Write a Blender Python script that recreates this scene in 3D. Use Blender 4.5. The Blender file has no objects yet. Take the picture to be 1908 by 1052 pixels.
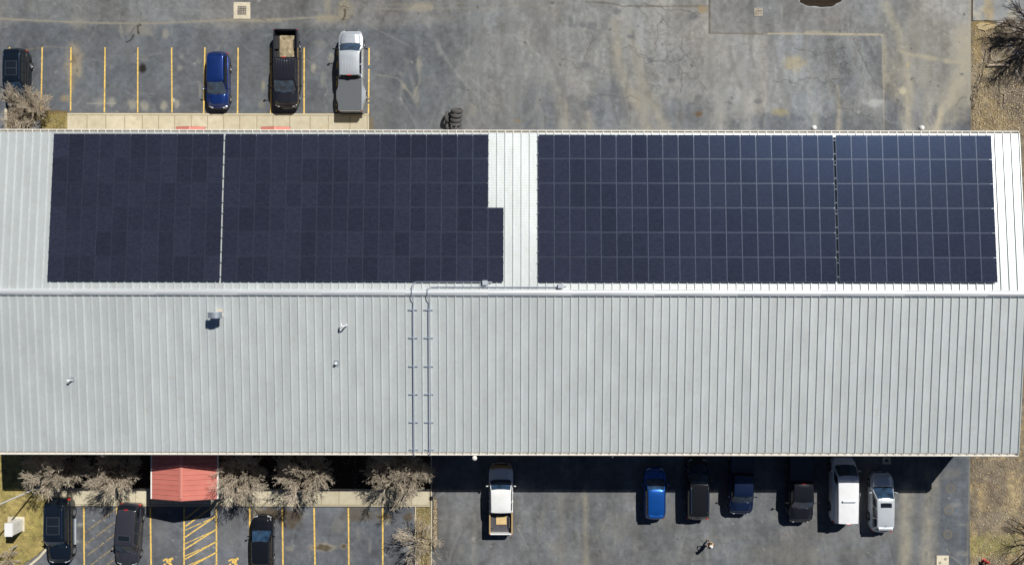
import bpy, bmesh, math, random
import numpy as np
from mathutils import Vector, Matrix, Euler

# ---------------------------------------------------------------- camera, sky, sun
scene = bpy.context.scene
COL = scene.collection
CAM_H = 75.0
FPX = 1665.0
SCL = 22.2                      # photo pixels per metre on the ground
cam_d = bpy.data.cameras.new('camera')
cam = bpy.data.objects.new('camera', cam_d); COL.objects.link(cam)
cam.location = (0, 0, CAM_H); cam.rotation_euler = (0, 0, math.radians(0.11))
cam_d.sensor_width = 36.0; cam_d.lens = FPX / 1908.0 * 36.0
cam_d.clip_start = 0.5; cam_d.clip_end = 2000
scene.camera = cam
SUNV = Vector((0.496, 0.620, 1.0)).normalized()
EL = math.asin(SUNV.z); AZ = math.atan2(SUNV.x, SUNV.y)
world = bpy.data.worlds.new('World'); scene.world = world; world.use_nodes = True
wn = world.node_tree; wn.nodes.clear()
sky = wn.nodes.new('ShaderNodeTexSky'); sky.sky_type = 'NISHITA'; sky.sun_disc = False
sky.air_density = 0.45; sky.dust_density = 0.0; sky.ozone_density = 3.0; sky.altitude = 200
sky.sun_elevation = EL; sky.sun_rotation = AZ
bg = wn.nodes.new('ShaderNodeBackground'); bg.inputs[1].default_value = 0.05
wo = wn.nodes.new('ShaderNodeOutputWorld')
wn.links.new(sky.outputs[0], bg.inputs[0]); wn.links.new(bg.outputs[0], wo.inputs[0])
sd = bpy.data.lights.new('sun', 'SUN'); sd.energy = 5.0; sd.angle = math.radians(0.5); sd.color = (1.0, 0.97, 0.92)
sun = bpy.data.objects.new('sun', sd); COL.objects.link(sun)
sun.rotation_euler = SUNV.to_track_quat('Z', 'Y').to_euler()
scene.view_settings.view_transform = 'Standard'; scene.view_settings.look = 'None'
scene.view_settings.exposure = -0.05; scene.view_settings.gamma = 1.0
scene.view_settings.use_curve_mapping = False

R = random.Random(7)
PI = math.pi

def P(px, py, h=0.0):
    """photo pixel + height -> world point"""
    k = (CAM_H - h) / FPX
    return Vector(((px - 954) * k, (526 - py) * k, h))

# ---------------------------------------------------------------- object helpers
def tag(o, label=None, cat=None, group=None, kind=None):
    if label: o['label'] = label
    if cat: o['category'] = cat
    if group: o['group'] = group
    if kind: o['kind'] = kind
    return o

def empty(name, loc, rz=0, label=None, cat=None, group=None):
    o = bpy.data.objects.new(name, None); COL.objects.link(o)
    o.location = loc; o.rotation_euler = (0, 0, rz); o.empty_display_size = 0.3
    return tag(o, label, cat, group)

class MB:
    def __init__(s): s.v = []; s.f = []; s.m = []
    def add(s, vs, fs, mi=0):
        n = len(s.v); s.v += [tuple(p) for p in vs]
        s.f += [tuple(i + n for i in f) for f in fs]; s.m += [mi] * len(fs)
        return s
    def box(s, x0, x1, y0, y1, z0, z1, mi=0, rot=None, at=None):
        vs = [Vector((x, y, z)) for z in (z0, z1) for y in (y0, y1) for x in (x0, x1)]
        if rot is not None: vs = [rot @ p for p in vs]
        if at is not None: vs = [p + Vector(at) for p in vs]
        return s.add(vs, [(0, 2, 3, 1), (4, 5, 7, 6), (0, 1, 5, 4), (2, 6, 7, 3), (0, 4, 6, 2), (1, 3, 7, 5)], mi)
    def tube(s, p0, p1, r0, r1=None, n=8, mi=0, caps=True):
        r1 = r0 if r1 is None else r1
        p0 = Vector(p0); p1 = Vector(p1); d = (p1 - p0)
        if d.length < 1e-6: return s
        d.normalize(); a = d.orthogonal().normalized(); b = d.cross(a)
        vs = []
        for p, r in ((p0, r0), (p1, r1)):
            for i in range(n):
                t = 2 * PI * i / n; vs.append(p + (a * math.cos(t) + b * math.sin(t)) * r)
        fs = [(i, (i + 1) % n, n + (i + 1) % n, n + i) for i in range(n)]
        if caps: fs += [tuple(range(n - 1, -1, -1)), tuple(range(n, 2 * n))]
        return s.add(vs, fs, mi)
    def path(s, pts, r, n=8, mi=0):
        for a, b in zip(pts[:-1], pts[1:]): s.tube(a, b, r, n=n, mi=mi)
        return s
    def lathe(s, prof, c=(0, 0, 0), axis='z', n=24, mi=0, closed=False, rot=None):
        vs = []; m = len(prof)
        for i in range(n):
            t = 2 * PI * i / n
            for r, h in prof:
                if axis == 'z': p = Vector((r * math.cos(t), r * math.sin(t), h))
                elif axis == 'x': p = Vector((h, r * math.cos(t), r * math.sin(t)))
                else: p = Vector((r * math.cos(t), h, r * math.sin(t)))
                if rot is not None: p = rot @ p
                vs.append(p + Vector(c))
        fs = []
        for i in range(n):
            j = (i + 1) % n
            for k in range(m - 1 + (1 if closed else 0)):
                k2 = (k + 1) % m
                fs.append((i * m + k, j * m + k, j * m + k2, i * m + k2))
        return s.add(vs, fs, mi)
    def ball(s, c, r, sc=(1, 1, 1), n=12, mi=0, rot=None):
        vs = []; fs = []; m = n // 2
        for j in range(m + 1):
            ph = PI * j / m
            for i in range(n):
                t = 2 * PI * i / n
                p = Vector((r * sc[0] * math.sin(ph) * math.cos(t), r * sc[1] * math.sin(ph) * math.sin(t), r * sc[2] * math.cos(ph)))
                if rot is not None: p = rot @ p
                vs.append(p + Vector(c))
        for j in range(m):
            for i in range(n):
                fs.append((j * n + i, (j + 1) * n + i, (j + 1) * n + (i + 1) % n, j * n + (i + 1) % n))
        return s.add(vs, fs, mi)
    def grid(s, pts, mi=0):      # pts: rows of equal length
        n = len(pts[0]); vs = [p for r in pts for p in r]
        fs = [(i * n + j, i * n + j + 1, (i + 1) * n + j + 1, (i + 1) * n + j) for i in range(len(pts) - 1) for j in range(n - 1)]
        return s.add(vs, fs, mi)
    def build(s, name, mats, parent=None, smooth=False, bevel=0, seg=2, weld=False, solid=0, fixn=True, loc=None):
        me = bpy.data.meshes.new(name); me.from_pydata(s.v, [], s.f)
        if not isinstance(mats, (list, tuple)): mats = [mats]
        for m in mats: me.materials.append(m)
        me.polygons.foreach_set('material_index', s.m)
        if weld or fixn:
            bm = bmesh.new(); bm.from_mesh(me)
            if weld: bmesh.ops.remove_doubles(bm, verts=bm.verts, dist=0.0015)
            if fixn: bmesh.ops.recalc_face_normals(bm, faces=bm.faces)
            bm.to_mesh(me); bm.free()
        if smooth:
            me.polygons.foreach_set('use_smooth', [True] * len(me.polygons))
            if smooth != 'all': me.set_sharp_from_angle(angle=math.radians(40))
        me.update()
        o = bpy.data.objects.new(name, me); COL.objects.link(o)
        if parent: o.parent = parent
        if loc is not None: o.location = loc
        if solid:
            md = o.modifiers.new('solid', 'SOLIDIFY'); md.thickness = solid; md.offset = 1
        if bevel:
            md = o.modifiers.new('bevel', 'BEVEL'); md.width = bevel; md.segments = seg; md.limit_method = 'ANGLE'; md.angle_limit = math.radians(30)
        return o

def copy_tree(o, parent=None):
    c = o.copy(); COL.objects.link(c); c.parent = parent
    for ch in list(o.children): copy_tree(ch, c)
    return c

def lin(c):
    c = np.asarray(c, dtype=float) / 255.0
    return np.where(c <= 0.04045, c / 12.92, ((c + 0.055) / 1.055) ** 2.4)

# ---------------------------------------------------------------- materials
def mat(name, color, rough=0.6, metal=0.0, coat=0.0, spec=0.5, noise=None, bump=None, emit=None):
    m = bpy.data.materials.new(name); m.use_nodes = True
    nt = m.node_tree; b = nt.nodes['Principled BSDF']
    b.inputs['Base Color'].default_value = (*color, 1); b.inputs['Roughness'].default_value = rough
    b.inputs['Metallic'].default_value = metal; b.inputs['Coat Weight'].default_value = coat
    b.inputs['Coat Roughness'].default_value = 0.04
    b.inputs['Specular IOR Level'].default_value = spec
    tc = nt.nodes.new('ShaderNodeTexCoord')
    if noise:                      # list of (scale, amount)
        mp = nt.nodes.new('ShaderNodeMapping'); nt.links.new(tc.outputs['Object'], mp.inputs[0])
        if len(noise) > 2: mp.inputs['Scale'].default_value = noise[2]
        n = nt.nodes.new('ShaderNodeTexNoise'); n.inputs['Scale'].default_value = noise[0]; n.inputs['Detail'].default_value = 6
        nt.links.new(mp.outputs[0], n.inputs['Vector'])
        r = nt.nodes.new('ShaderNodeMapRange'); r.inputs['From Min'].default_value = 0.3; r.inputs['From Max'].default_value = 0.7
        r.inputs['To Min'].default_value = 1 - noise[1]; r.inputs['To Max'].default_value = 1 + noise[1]
        nt.links.new(n.outputs[0], r.inputs[0])
        mx = nt.nodes.new('ShaderNodeVectorMath'); mx.operation = 'SCALE'; mx.inputs[0].default_value = color
        nt.links.new(r.outputs[0], mx.inputs['Scale']); nt.links.new(mx.outputs[0], b.inputs['Base Color'])
    if bump:                       # (scale, strength, distance)
        n = nt.nodes.new('ShaderNodeTexNoise'); n.inputs['Scale'].default_value = bump[0]; n.inputs['Detail'].default_value = 5
        nt.links.new(tc.outputs['Object'], n.inputs['Vector'])
        bp = nt.nodes.new('ShaderNodeBump'); bp.inputs['Strength'].default_value = bump[1]; bp.inputs['Distance'].default_value = bump[2]
        nt.links.new(n.outputs[0], bp.inputs['Height']); nt.links.new(bp.outputs[0], b.inputs['Normal'])
    return m

def node_chain(m): return m.node_tree, m.node_tree.nodes['Principled BSDF']

ALB = 0.80
def painted_mat(name, bumpscale, bumpd, fine=0.10, rough=0.9, crack=True):
    """colour from the sheet's own wear map, plus fine aggregate and hairline cracks"""
    m = mat(name, (0.2, 0.2, 0.2), rough=rough, spec=0.3); nt, b = node_chain(m); N = nt.nodes; L = nt.links
    at = N.new('ShaderNodeAttribute'); at.attribute_name = 'wear'
    tc = N.new('ShaderNodeTexCoord')
    n1 = N.new('ShaderNodeTexNoise'); n1.inputs['Scale'].default_value = 9; n1.inputs['Detail'].default_value = 8; n1.inputs['Roughness'].default_value = 0.75
    L.new(tc.outputs['Object'], n1.inputs['Vector'])
    r = N.new('ShaderNodeMapRange'); r.inputs['From Min'].default_value = 0.25; r.inputs['From Max'].default_value = 0.75
    r.inputs['To Min'].default_value = 1 - fine * 2; r.inputs['To Max'].default_value = 1 + fine * 2
    L.new(n1.outputs[0], r.inputs[0])
    sc = N.new('ShaderNodeVectorMath'); sc.operation = 'SCALE'
    L.new(at.outputs['Color'], sc.inputs[0]); L.new(r.outputs[0], sc.inputs['Scale'])
    out = sc.outputs[0]
    if crack:
        wp = N.new('ShaderNodeTexNoise'); wp.inputs['Scale'].default_value = 1.5; wp.inputs['Detail'].default_value = 4
        L.new(tc.outputs['Object'], wp.inputs['Vector'])
        ad = N.new('ShaderNodeVectorMath'); ad.operation = 'MULTIPLY_ADD'; ad.inputs[1].default_value = (1.0, 1.0, 0)
        L.new(wp.outputs['Color'], ad.inputs[0]); L.new(tc.outputs['Object'], ad.inputs[2])
        vo = N.new('ShaderNodeTexVoronoi'); vo.feature = 'DISTANCE_TO_EDGE'; vo.inputs['Scale'].default_value = 1.4
        L.new(ad.outputs[0], vo.inputs['Vector'])
        cr = N.new('ShaderNodeMapRange'); cr.inputs['From Min'].default_value = 0.0; cr.inputs['From Max'].default_value = 0.035
        cr.inputs['To Min'].default_value = 1; cr.inputs['To Max'].default_value = 0
        L.new(vo.outputs[0], cr.inputs[0])
        mu = N.new('ShaderNodeMath'); mu.operation = 'MULTIPLY'; L.new(cr.outputs[0], mu.inputs[0]); L.new(at.outputs['Alpha'], mu.inputs[1])
        mx = N.new('ShaderNodeMix'); mx.data_type = 'RGBA'; mx.blend_type = 'MULTIPLY'
        mx.inputs['B'].default_value = (0.35, 0.33, 0.3, 1)
        L.new(mu.outputs[0], mx.inputs['Factor']); L.new(out, mx.inputs['A']); out = mx.outputs['Result']
    L.new(out, b.inputs['Base Color'])
    n2 = N.new('ShaderNodeTexNoise'); n2.inputs['Scale'].default_value = bumpscale; n2.inputs['Detail'].default_value = 6
    L.new(tc.outputs['Object'], n2.inputs['Vector'])
    bp = N.new('ShaderNodeBump'); bp.inputs['Strength'].default_value = 0.6; bp.inputs['Distance'].default_value = bumpd
    L.new(n2.outputs[0], bp.inputs['Height']); L.new(bp.outputs[0], b.inputs['Normal'])
    return m

M = {}
M['asphalt'] = painted_mat('asphalt', 14, 0.02, 0.10)
M['dirt'] = painted_mat('dirt', 5, 0.10, 0.22, crack=False)
M['grass'] = painted_mat('dry grass', 7, 0.12, 0.25, crack=False)
M['concrete'] = painted_mat('concrete', 20, 0.008, 0.035, crack=False)
M['tyre'] = mat('tyre rubber', (0.018, 0.018, 0.019), 0.75, noise=(6, 0.3), bump=(40, 0.3, 0.01))
M['rim'] = mat('alloy', (0.55, 0.56, 0.58), 0.3, 0.85)
M['glass'] = mat('tinted glass', (0.012, 0.016, 0.022), 0.03, 0, spec=0.9)
M['screen'] = mat('windscreen glass', (0.022, 0.048, 0.090), 0.04, 0, spec=1.0, noise=(2.2, 0.7))  # blue of the reflected sky is put into the base colour, blotched
M['trim'] = mat('black plastic', (0.015, 0.015, 0.016), 0.5)
M['chrome'] = mat('chrome', (0.75, 0.76, 0.78), 0.12, 1.0)
M['redlamp'] = mat('red lamp', (0.5, 0.03, 0.02), 0.2, coat=0.6)
M['headlamp'] = mat('clear lamp', (0.6, 0.62, 0.64), 0.12, 0.3, coat=1.0)
M['yellow'] = mat('yellow road paint', (0.74, 0.50, 0.12), 0.75, noise=(7, 0.35))
M['faded'] = mat('faded road paint', (0.235, 0.19, 0.12), 0.85, noise=(5, 0.5))
M['galv'] = mat('galvanised pipe', (0.56, 0.60, 0.66), 0.4, 0.35)
M['white'] = mat('white enamel', (0.78, 0.78, 0.76), 0.4)
M['cream'] = mat('cream painted trim', (0.80, 0.77, 0.70), 0.5, noise=(0.8, 0.05))
M['iron'] = mat('cast iron', (0.10, 0.09, 0.08), 0.7, 0.3)
M['framegrey'] = mat('satin grey frame', (.05, .06, .08), .5)
M['conduit'] = mat('dull grey conduit', (.34, .38, .46), .5, .2)
M['dark'] = mat('painted void shade', (0.008, 0.008, 0.008), 0.9)

# ---------------------------------------------------------------- wear maps (albedo of the surfaces only)
rng = np.random.default_rng(11)
def vnoise(x, y, cell, seed):
    g = np.random.default_rng(seed).random((256, 256))
    u = x / cell + 1000.3; v = y / cell + 1000.7
    i = np.floor(u).astype(int); j = np.floor(v).astype(int); fx = u - i; fy = v - j
    fx = fx * fx * (3 - 2 * fx); fy = fy * fy * (3 - 2 * fy)
    i0 = i % 256; i1 = (i + 1) % 256; j0 = j % 256; j1 = (j + 1) % 256
    return (g[j0, i0] * (1 - fx) + g[j0, i1] * fx) * (1 - fy) + (g[j1, i0] * (1 - fx) + g[j1, i1] * fx) * fy
def fbm(x, y, cell, seed, octv=5, sx=1.0, sy=1.0):
    t = 0; a = 1; n = 0
    for k in range(octv):
        t = t + a * vnoise(x * sx, y * sy, cell / 2 ** k, seed + k); n += a; a *= 0.55
    return t / n - 0.5
def sstep(e0, e1, x):
    t = np.clip((x - e0) / (e1 - e0), 0, 1); return t * t * (3 - 2 * t)

class Sheet:
    """a wear map over photo-pixel ground coordinates (x right, y down, 22.2 to the metre)"""
    def __init__(s, x0, x1, y0, y1, step, base):
        s.xs = np.arange(x0, x1 + 0.1, step); s.ys = np.arange(y0, y1 + 0.1, step)
        s.X, s.Y = np.meshgrid(s.xs, s.ys); s.C = np.zeros(s.X.shape + (3,)); s.C[:] = base
        s.A = np.zeros(s.X.shape); s.step = step; s.Z = np.zeros(s.X.shape)
    def mix(s, mask, col, k=1.0):
        m = (np.clip(mask, 0, 1) * k)[..., None]; s.C = s.C * (1 - m) + np.asarray(col, float) * m
    def rect(s, x0, x1, y0, y1, soft=4, wob=0, seed=5):
        w = wob * fbm(s.X, s.Y, 60, seed) * 2; X = s.X + w; Y = s.Y + w
        return sstep(x0 - soft, x0 + soft, X) * (1 - sstep(x1 - soft, x1 + soft, X)) * sstep(y0 - soft, y0 + soft, Y) * (1 - sstep(y1 - soft, y1 + soft, Y))
    def blob(s, cx, cy, rx, ry, soft=0.5, wob=0.5, seed=3, cell=20):
        q = 2.6; M_ = np.zeros(s.X.shape)
        i0, i1 = np.searchsorted(s.xs, [cx - rx * q - 8, cx + rx * q + 8]); j0, j1 = np.searchsorted(s.ys, [cy - ry * q - 8, cy + ry * q + 8])
        if i1 <= i0 or j1 <= j0: return M_
        X = s.X[j0:j1, i0:i1]; Y = s.Y[j0:j1, i0:i1]
        d = np.sqrt(((X - cx) / rx) ** 2 + ((Y - cy) / ry) ** 2) + wob * 2 * fbm(X, Y, cell, seed) + wob * .9 * fbm(X, Y, 6, seed + 1, 3)
        M_[j0:j1, i0:i1] = (1 - sstep(1 - soft, 1 + soft, d)) * (1 + 1.1 * fbm(X, Y, 6, seed + 2, 3)).clip(0, 1.2)
        return M_
    def stroke(s, pts, w, col, k=1.0, soft=0.5, rough=0.4, seed=9, cell=12, w2=None):
        pts = np.array(pts, float); w2 = w if w2 is None else w2; mw = max(w, w2) * 2.2 + 6
        i0 = np.searchsorted(s.xs, pts[:, 0].min() - mw); i1 = np.searchsorted(s.xs, pts[:, 0].max() + mw)
        j0 = np.searchsorted(s.ys, pts[:, 1].min() - mw); j1 = np.searchsorted(s.ys, pts[:, 1].max() + mw)
        if i1 <= i0 or j1 <= j0: return
        X = s.X[j0:j1, i0:i1]; Y = s.Y[j0:j1, i0:i1]; D = np.full(X.shape, 1e9)
        n = len(pts) - 1
        for q in range(n):
            a = pts[q]; b = pts[q + 1]; d = b - a; L2 = (d ** 2).sum() + 1e-9
            t = np.clip(((X - a[0]) * d[0] + (Y - a[1]) * d[1]) / L2, 0, 1)
            ww = (w + (w2 - w) * (q + t) / n) / 2
            D = np.minimum(D, np.hypot(X - a[0] - t * d[0], Y - a[1] - t * d[1]) / ww)
        D = D + rough * 2 * fbm(X, Y, cell, seed)
        m = (1 - sstep(1 - soft, 1 + soft, D)) * k
        m = (m * (1 + rough * 1.5 * fbm(X, Y, 30, seed + 50)) * (1 + (1.1 * fbm(X, Y, 7, seed + 51, 3, 1.0, .16) + 1.1 * fbm(X, Y, 6, seed + 52, 3) if w > 4 else 0))).clip(0, 1)[..., None]
        s.C[j0:j1, i0:i1] = s.C[j0:j1, i0:i1] * (1 - m) + np.asarray(col, float) * m
    def crack(s, x, y, ang, length, col=(84, 82, 78), k=0.42, seed=0, w=1.6, branch=0.1, wig=0.5):
        r = random.Random(seed * 31 + int(x)); pts = [(x, y)]; a = ang; n = int(length / 7)
        for i in range(n):
            a = ang + r.gauss(0, wig); x += 7 * math.cos(a); y += 7 * math.sin(a); pts.append((x, y))
            if r.random() < branch and length > 40:
                s.crack(x, y, ang + r.choice((-1, 1)) * r.uniform(0.5, 1.4), length * 0.4, col, k * 0.8, seed + 1, w * 0.8, branch * 0.5)
        s.stroke(pts, w, col, k, 0.7, 0.2, seed)
    def build(s, name, m, z, kind='structure', label=None):
        P0 = np.stack([(s.X - 954) / SCL, (526 - s.Y) / SCL, np.full(s.X.shape, z) + s.Z], -1).reshape(-1, 3)
        ny, nx = s.X.shape; idx = np.arange(ny * nx).reshape(ny, nx)
        F = np.stack([idx[:-1, :-1], idx[1:, :-1], idx[1:, 1:], idx[:-1, 1:]], -1).reshape(-1, 4)
        me = bpy.data.meshes.new(name); me.vertices.add(len(P0)); me.vertices.foreach_set('co', P0.ravel())
        me.loops.add(F.size); me.loops.foreach_set('vertex_index', F.ravel())
        me.polygons.add(len(F)); me.polygons.foreach_set('loop_start', np.arange(0, F.size, 4)); me.polygons.foreach_set('loop_total', np.full(len(F), 4))
        me.update(); me.validate()
        ca = me.color_attributes.new('wear', 'FLOAT_COLOR', 'POINT')
        rgba = np.concatenate([lin(np.clip(s.C, 0, 255)) * ALB, s.A[..., None]], -1).reshape(-1, 4)
        ca.data.foreach_set('color', rgba.astype(np.float32).ravel())
        me.materials.append(m); o = bpy.data.objects.new(name, me); COL.objects.link(o)
        tag(o, label, None, None, kind); return o

def far_stretch(s, d=9000):
    s.X[:, 0] -= d; s.X[:, -1] += d; s.Y[0, :] -= d; s.Y[-1, :] += d

# ---- asphalt
A = Sheet(-160, 1808, -100, 1160, 2.0, (131, 131, 129))
X, Y = A.X, A.Y
A.mix(sstep(640, 900, X + 90 * fbm(X, Y, 150, 1)) * 0 + 1, (129, 130, 129))
# older, darker seal coat of the two parking bays and the yard behind
topbay = (1 - sstep(700, 1010, X + 120 * fbm(X, Y, 160, 21))) * sstep(36, 60, Y + 20 * fbm(X, Y, 90, 4) + 6 * np.sin(X / 110)) * (1 - sstep(300, 340, Y))
A.mix(topbay, (103, 107, 112), 0.95)
A.mix((1 - sstep(760, 980, X)) * (1 - sstep(30, 45, Y)), (122, 123, 123), 0.9)
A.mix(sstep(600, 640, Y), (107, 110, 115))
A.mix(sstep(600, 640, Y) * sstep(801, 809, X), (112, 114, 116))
A.mix(sstep(820, 1120, X + 60 * fbm(X, Y, 120, 7)) * (1 - sstep(205, 262, Y + 60 * fbm(X, Y, 60, 14))) * (1 - sstep(400, 500, Y)), (149, 149, 146), 0.9)
A.mix(A.rect(1240, 1445, 30, 200, 25, 60, 18), (152, 153, 152), 0.45)
A.mix(A.rect(1320, 1500, -100, 61, 2, 2, 2), (130, 130, 129), 0.9)
A.mix(A.rect(1500, 1640, -100, 62, 4, 6, 12), (137, 138, 138), 0.8)
A.mix(A.rect(1428, 1643, 63, 245, 2, 3, 14), (136, 140, 143), 0.85)
A.mix(A.rect(1644, 1810, 40, 245, 3, 3, 15), (143, 142, 136), 0.8)
# seal-coated dark patches by the building and edges
A.mix(A.blob(1500, 232, 130, 22, 0.5, .5, 30, 40), (104, 109, 116), 0.9)
A.mix(A.blob(1668, 205, 22, 60, 0.5, .6, 31, 30), (98, 103, 112), 0.9)
A.mix(A.blob(1712, 205, 16, 45, 0.5, .6, 32, 30), (104, 108, 115), 0.85)
A.mix(A.blob(1780, 225, 42, 34, 0.3, .7, 33, 30), (100, 104, 112), 0.85)
A.mix(A.blob(1010, 205, 65, 45, 0.6, .5, 34, 50), (106, 111, 118), 0.85)
A.mix(A.blob(1130, 205, 40, 40, 0.6, .5, 35, 50), (108, 112, 118), 0.8)
A.mix(A.blob(1260, 215, 60, 32, 0.6, .5, 36, 40), (112, 115, 120), 0.8)
A.mix(A.blob(1560, 120, 50, 60, 0.6, .6, 37, 40), (122, 125, 128), 0.6)
A.mix(A.rect(1752, 1812, 850, 1170, 4, 4, 38), (98, 103, 109), 0.85)
A.mix(A.blob(1690, 60, 40, 30, .6, .5, 39, 40), (138, 139, 138), 0.5)
# soft directional mottling: traffic runs up and down in the picture
st = fbm(X, Y, 70, 40, 5, 1.0, 0.22); st2 = fbm(X, Y, 26, 60, 4, 1.0, 0.3); mo = fbm(X, Y, 110, 80, 6); fn = fbm(X, Y, 8, 90, 3)
A.C *= (1 + 0.24 * st + 0.20 * st2 + 0.22 * mo + 0.20 * fn + 0.16 * fbm(X, Y, 30, 85, 4) + 0.16 * fbm(X, Y, 5, 87, 2) + .16 * fbm(X, Y, 9, 89, 3, 1.0, .15) * sstep(650, 900, X))[..., None]
bl = fbm(X, Y, 60, 120, 4)[..., None]; A.C *= 1 + bl * np.array([-0.06, 0.0, 0.06])
pale = (150, 146, 132); bei = (164, 158, 143); gry = (158, 158, 154)
# tyre tracks leaving the doors of the yard (top)
for pts, w, w2, c, k in [
    ([(1208, 246), (1195, 200), (1168, 165), (1150, 110), (1146, 40)], 16, 9, bei, .55),
    ([(1240, 246), (1222, 205), (1200, 165), (1185, 110), (1176, 60)], 15, 8, bei, .5),
    ([(1343, 246), (1342, 200), (1334, 150), (1322, 90)], 13, 12, gry, .65),
    ([(1392, 246), (1390, 200), (1384, 160), (1376, 110)], 11, 9, gry, .6),
    ([(1052, 246), (1050, 205), (1040, 170)], 18, 10, bei, .5), ([(1096, 246), (1094, 210)], 14, 8, bei, .35),
    ([(1518, 246), (1516, 215)], 9, 7, gry, .7), ([(1562, 246), (1563, 205), (1560, 160)], 8, 3, bei, .6),
    ([(1688, 246), (1690, 180), (1690, 110), (1672, 60), (1650, 10)], 15, 8, (176, 170, 152), .65),
    ([(1672, 128), (1660, 150), (1672, 172), (1682, 172)], 24, 14, bei, .6),
    ([(1742, 246), (1755, 205), (1785, 160), (1800, 120), (1802, 70)], 9, 22, (186, 178, 156), .8),
    ([(1728, 246), (1722, 190), (1722, 120), (1700, 40)], 16, 12, (158, 155, 145), .55),
    ([(1760, 180), (1790, 130), (1799, 60)], 30, 20, (168, 164, 152), .5),
    ([(1770, 225), (1790, 200), (1800, 175)], 22, 22, bei, .6),
    ([(955, 246), (958, 140), (950, 20)], 16, 14, (136, 137, 136), .5), ([(880, 246), (890, 120), (885, 10)], 14, 12, (130, 132, 132), .45),
    ([(1050, 160), (1030, 110), (1010, 60), (985, 5)], 12, 14, (118, 119, 120), .4),
    ([(1078, 180), (1060, 150), (1045, 130), (1020, 90)], 5, 4, (150, 149, 144), .35), ([(1075, 100), (1120, 60), (1135, 10)], 10, 8, (116, 117, 118), .35),
    ([(1010, 246), (1000, 190), (1000, 130)], 8, 6, (140, 140, 138), .4),
    ([(1385, 160), (1390, 120), (1372, 70), (1360, 30)], 10, 8, (156, 158, 160), .4),
    ([(1585, 70), (1600, 110), (1615, 170), (1640, 200)], 20, 22, (158, 160, 160), .5),
    ([(1230, 20), (1232, 60), (1236, 95)], 12, 9, (166, 168, 168), .5)]:
    A.stroke(pts, w * 1.3, c, min(.9, k * 1.15), 1.1, 0.5, int(pts[0][0]), 14, w2 * 1.7)
# more faint curved wheel marks
r = random.Random(5)
for i in range(150):
    x = r.uniform(720, 1790); y = r.uniform(-10, 245); a = r.gauss(1.57, .35); n = r.randint(4, 9); pts = []; da = r.gauss(0, .05)
    for j in range(n): pts.append((x, y)); x += 16 * math.cos(a); y += 16 * math.sin(a); a += da
    v = r.choice((108, 114, 154, 160, 166)); A.stroke(pts, r.uniform(2.5, 11), (v, v, v - 4), r.uniform(.12, .36), 1.3, .7, i + 300)
for i in range(420):
    x = r.uniform(-20, 1800); y = r.choice((r.uniform(-10, 245), r.uniform(-10, 245), r.uniform(915, 1060))); a = r.gauss(1.57, .45) if x > 700 else r.uniform(0, 3.14); l = r.uniform(4, 34); v = r.choice((92, 100, 150, 165, 176, 186)); da = r.gauss(0, .25)
    A.stroke([(x, y), (x + l * math.cos(a), y + l * math.sin(a)), (x + l * math.cos(a) + l * math.cos(a + da), y + l * math.sin(a) + l * math.sin(a + da))], r.uniform(1.2, 3.2), (v, v - 2, v - 10), r.uniform(.08, .28), 1.1, 1.1, i + 900, 7)
for i in range(160):
    x = r.uniform(0, 1800); y = r.choice((r.uniform(0, 240), r.uniform(920, 1050))); v = r.choice((98, 152, 160)); e = r.uniform(4, 16)
    A.stroke([(x, y), (x + r.gauss(0, 4), y + r.uniform(2, 14))], e, (v, v - 2, v - 10), r.uniform(.1, .32), 1.2, 1.2, i + 2000, 9)
# pale joint lines and dusty seams
A.stroke([(-20, 36), (60, 40), (130, 43), (200, 45), (290, 45), (380, 41), (440, 38), (470, 40), (560, 35), (620, 32), (650, 34)], 3.2, (160, 152, 134), .75, .6, .5, 201)
A.stroke([(430, 38), (480, 40), (520, 38)], 7, (158, 150, 132), .6, .6, .6, 202); A.stroke([(595, 34), (625, 37)], 13, (160, 152, 132), .7, .6, .6, 203)
A.stroke([(608, -20), (610, 30)], 13, (152, 147, 132), .5, .5, .4, 204)
A.mix(A.blob(641, 19, 14, 17, .4, .5, 41, 12), (156, 148, 128), .8)
A.stroke([(640, -5), (641, 60)], 2, (150, 142, 122), .6, .5, .5, 205)
A.mix(A.blob(785, 14, 26, 8, .5, .6, 42, 14), (165, 158, 138), .7); A.stroke([(680, 16), (740, 18), (830, 16), (950, 15)], 3, (150, 146, 134), .5, .6, .6, 206)
A.stroke([(700, 10), (900, 6), (1010, 12), (1045, 25)], 2.5, (140, 136, 120), .5, .6, .6, 207)
A.stroke([(1090, 4), (1140, 6), (1160, 12), (1320, 11)], 2.5, (105, 98, 84), .6, .6, .6, 208)
A.mix(A.blob(1309, 17, 9, 8, .4, .5, 43, 8), (158, 140, 108), .8)
A.stroke([(1321, -60), (1321, 60)], 2.2, (92, 86, 76), .8, .5, .3, 209); A.stroke([(1320, 61), (1420, 63)], 2.2, (112, 102, 84), .7, .5, .5, 210)
A.stroke([(1430, 62), (1500, 62), (1560, 63), (1643, 64)], 3.4, (186, 176, 152), .9, .5, .5, 211); A.stroke([(1500, 59), (1560, 61)], 7, (176, 168, 150), .5, .6, .6, 212)
A.stroke([(1643, 66), (1645, 130), (1647, 245)], 2.0, (170, 165, 150), .8, .5, .4, 213); A.stroke([(1646, 70), (1648, 160)], 9, (170, 164, 148), .5, .6, .5, 214)
A.stroke([(1672, 92), (1690, 99), (1715, 103), (1760, 112), (1795, 116)], 7, (180, 172, 150), .55, .6, .7, 215)
A.stroke([(1807, -20), (1806, 60), (1807, 140), (1807, 190)], 9, (172, 168, 154), .55, .6, .5, 216)
A.stroke([(1808, 850), (1806, 950), (1800, 1160)], 3, (150, 142, 120), .5, .5, .5, 217)
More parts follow.
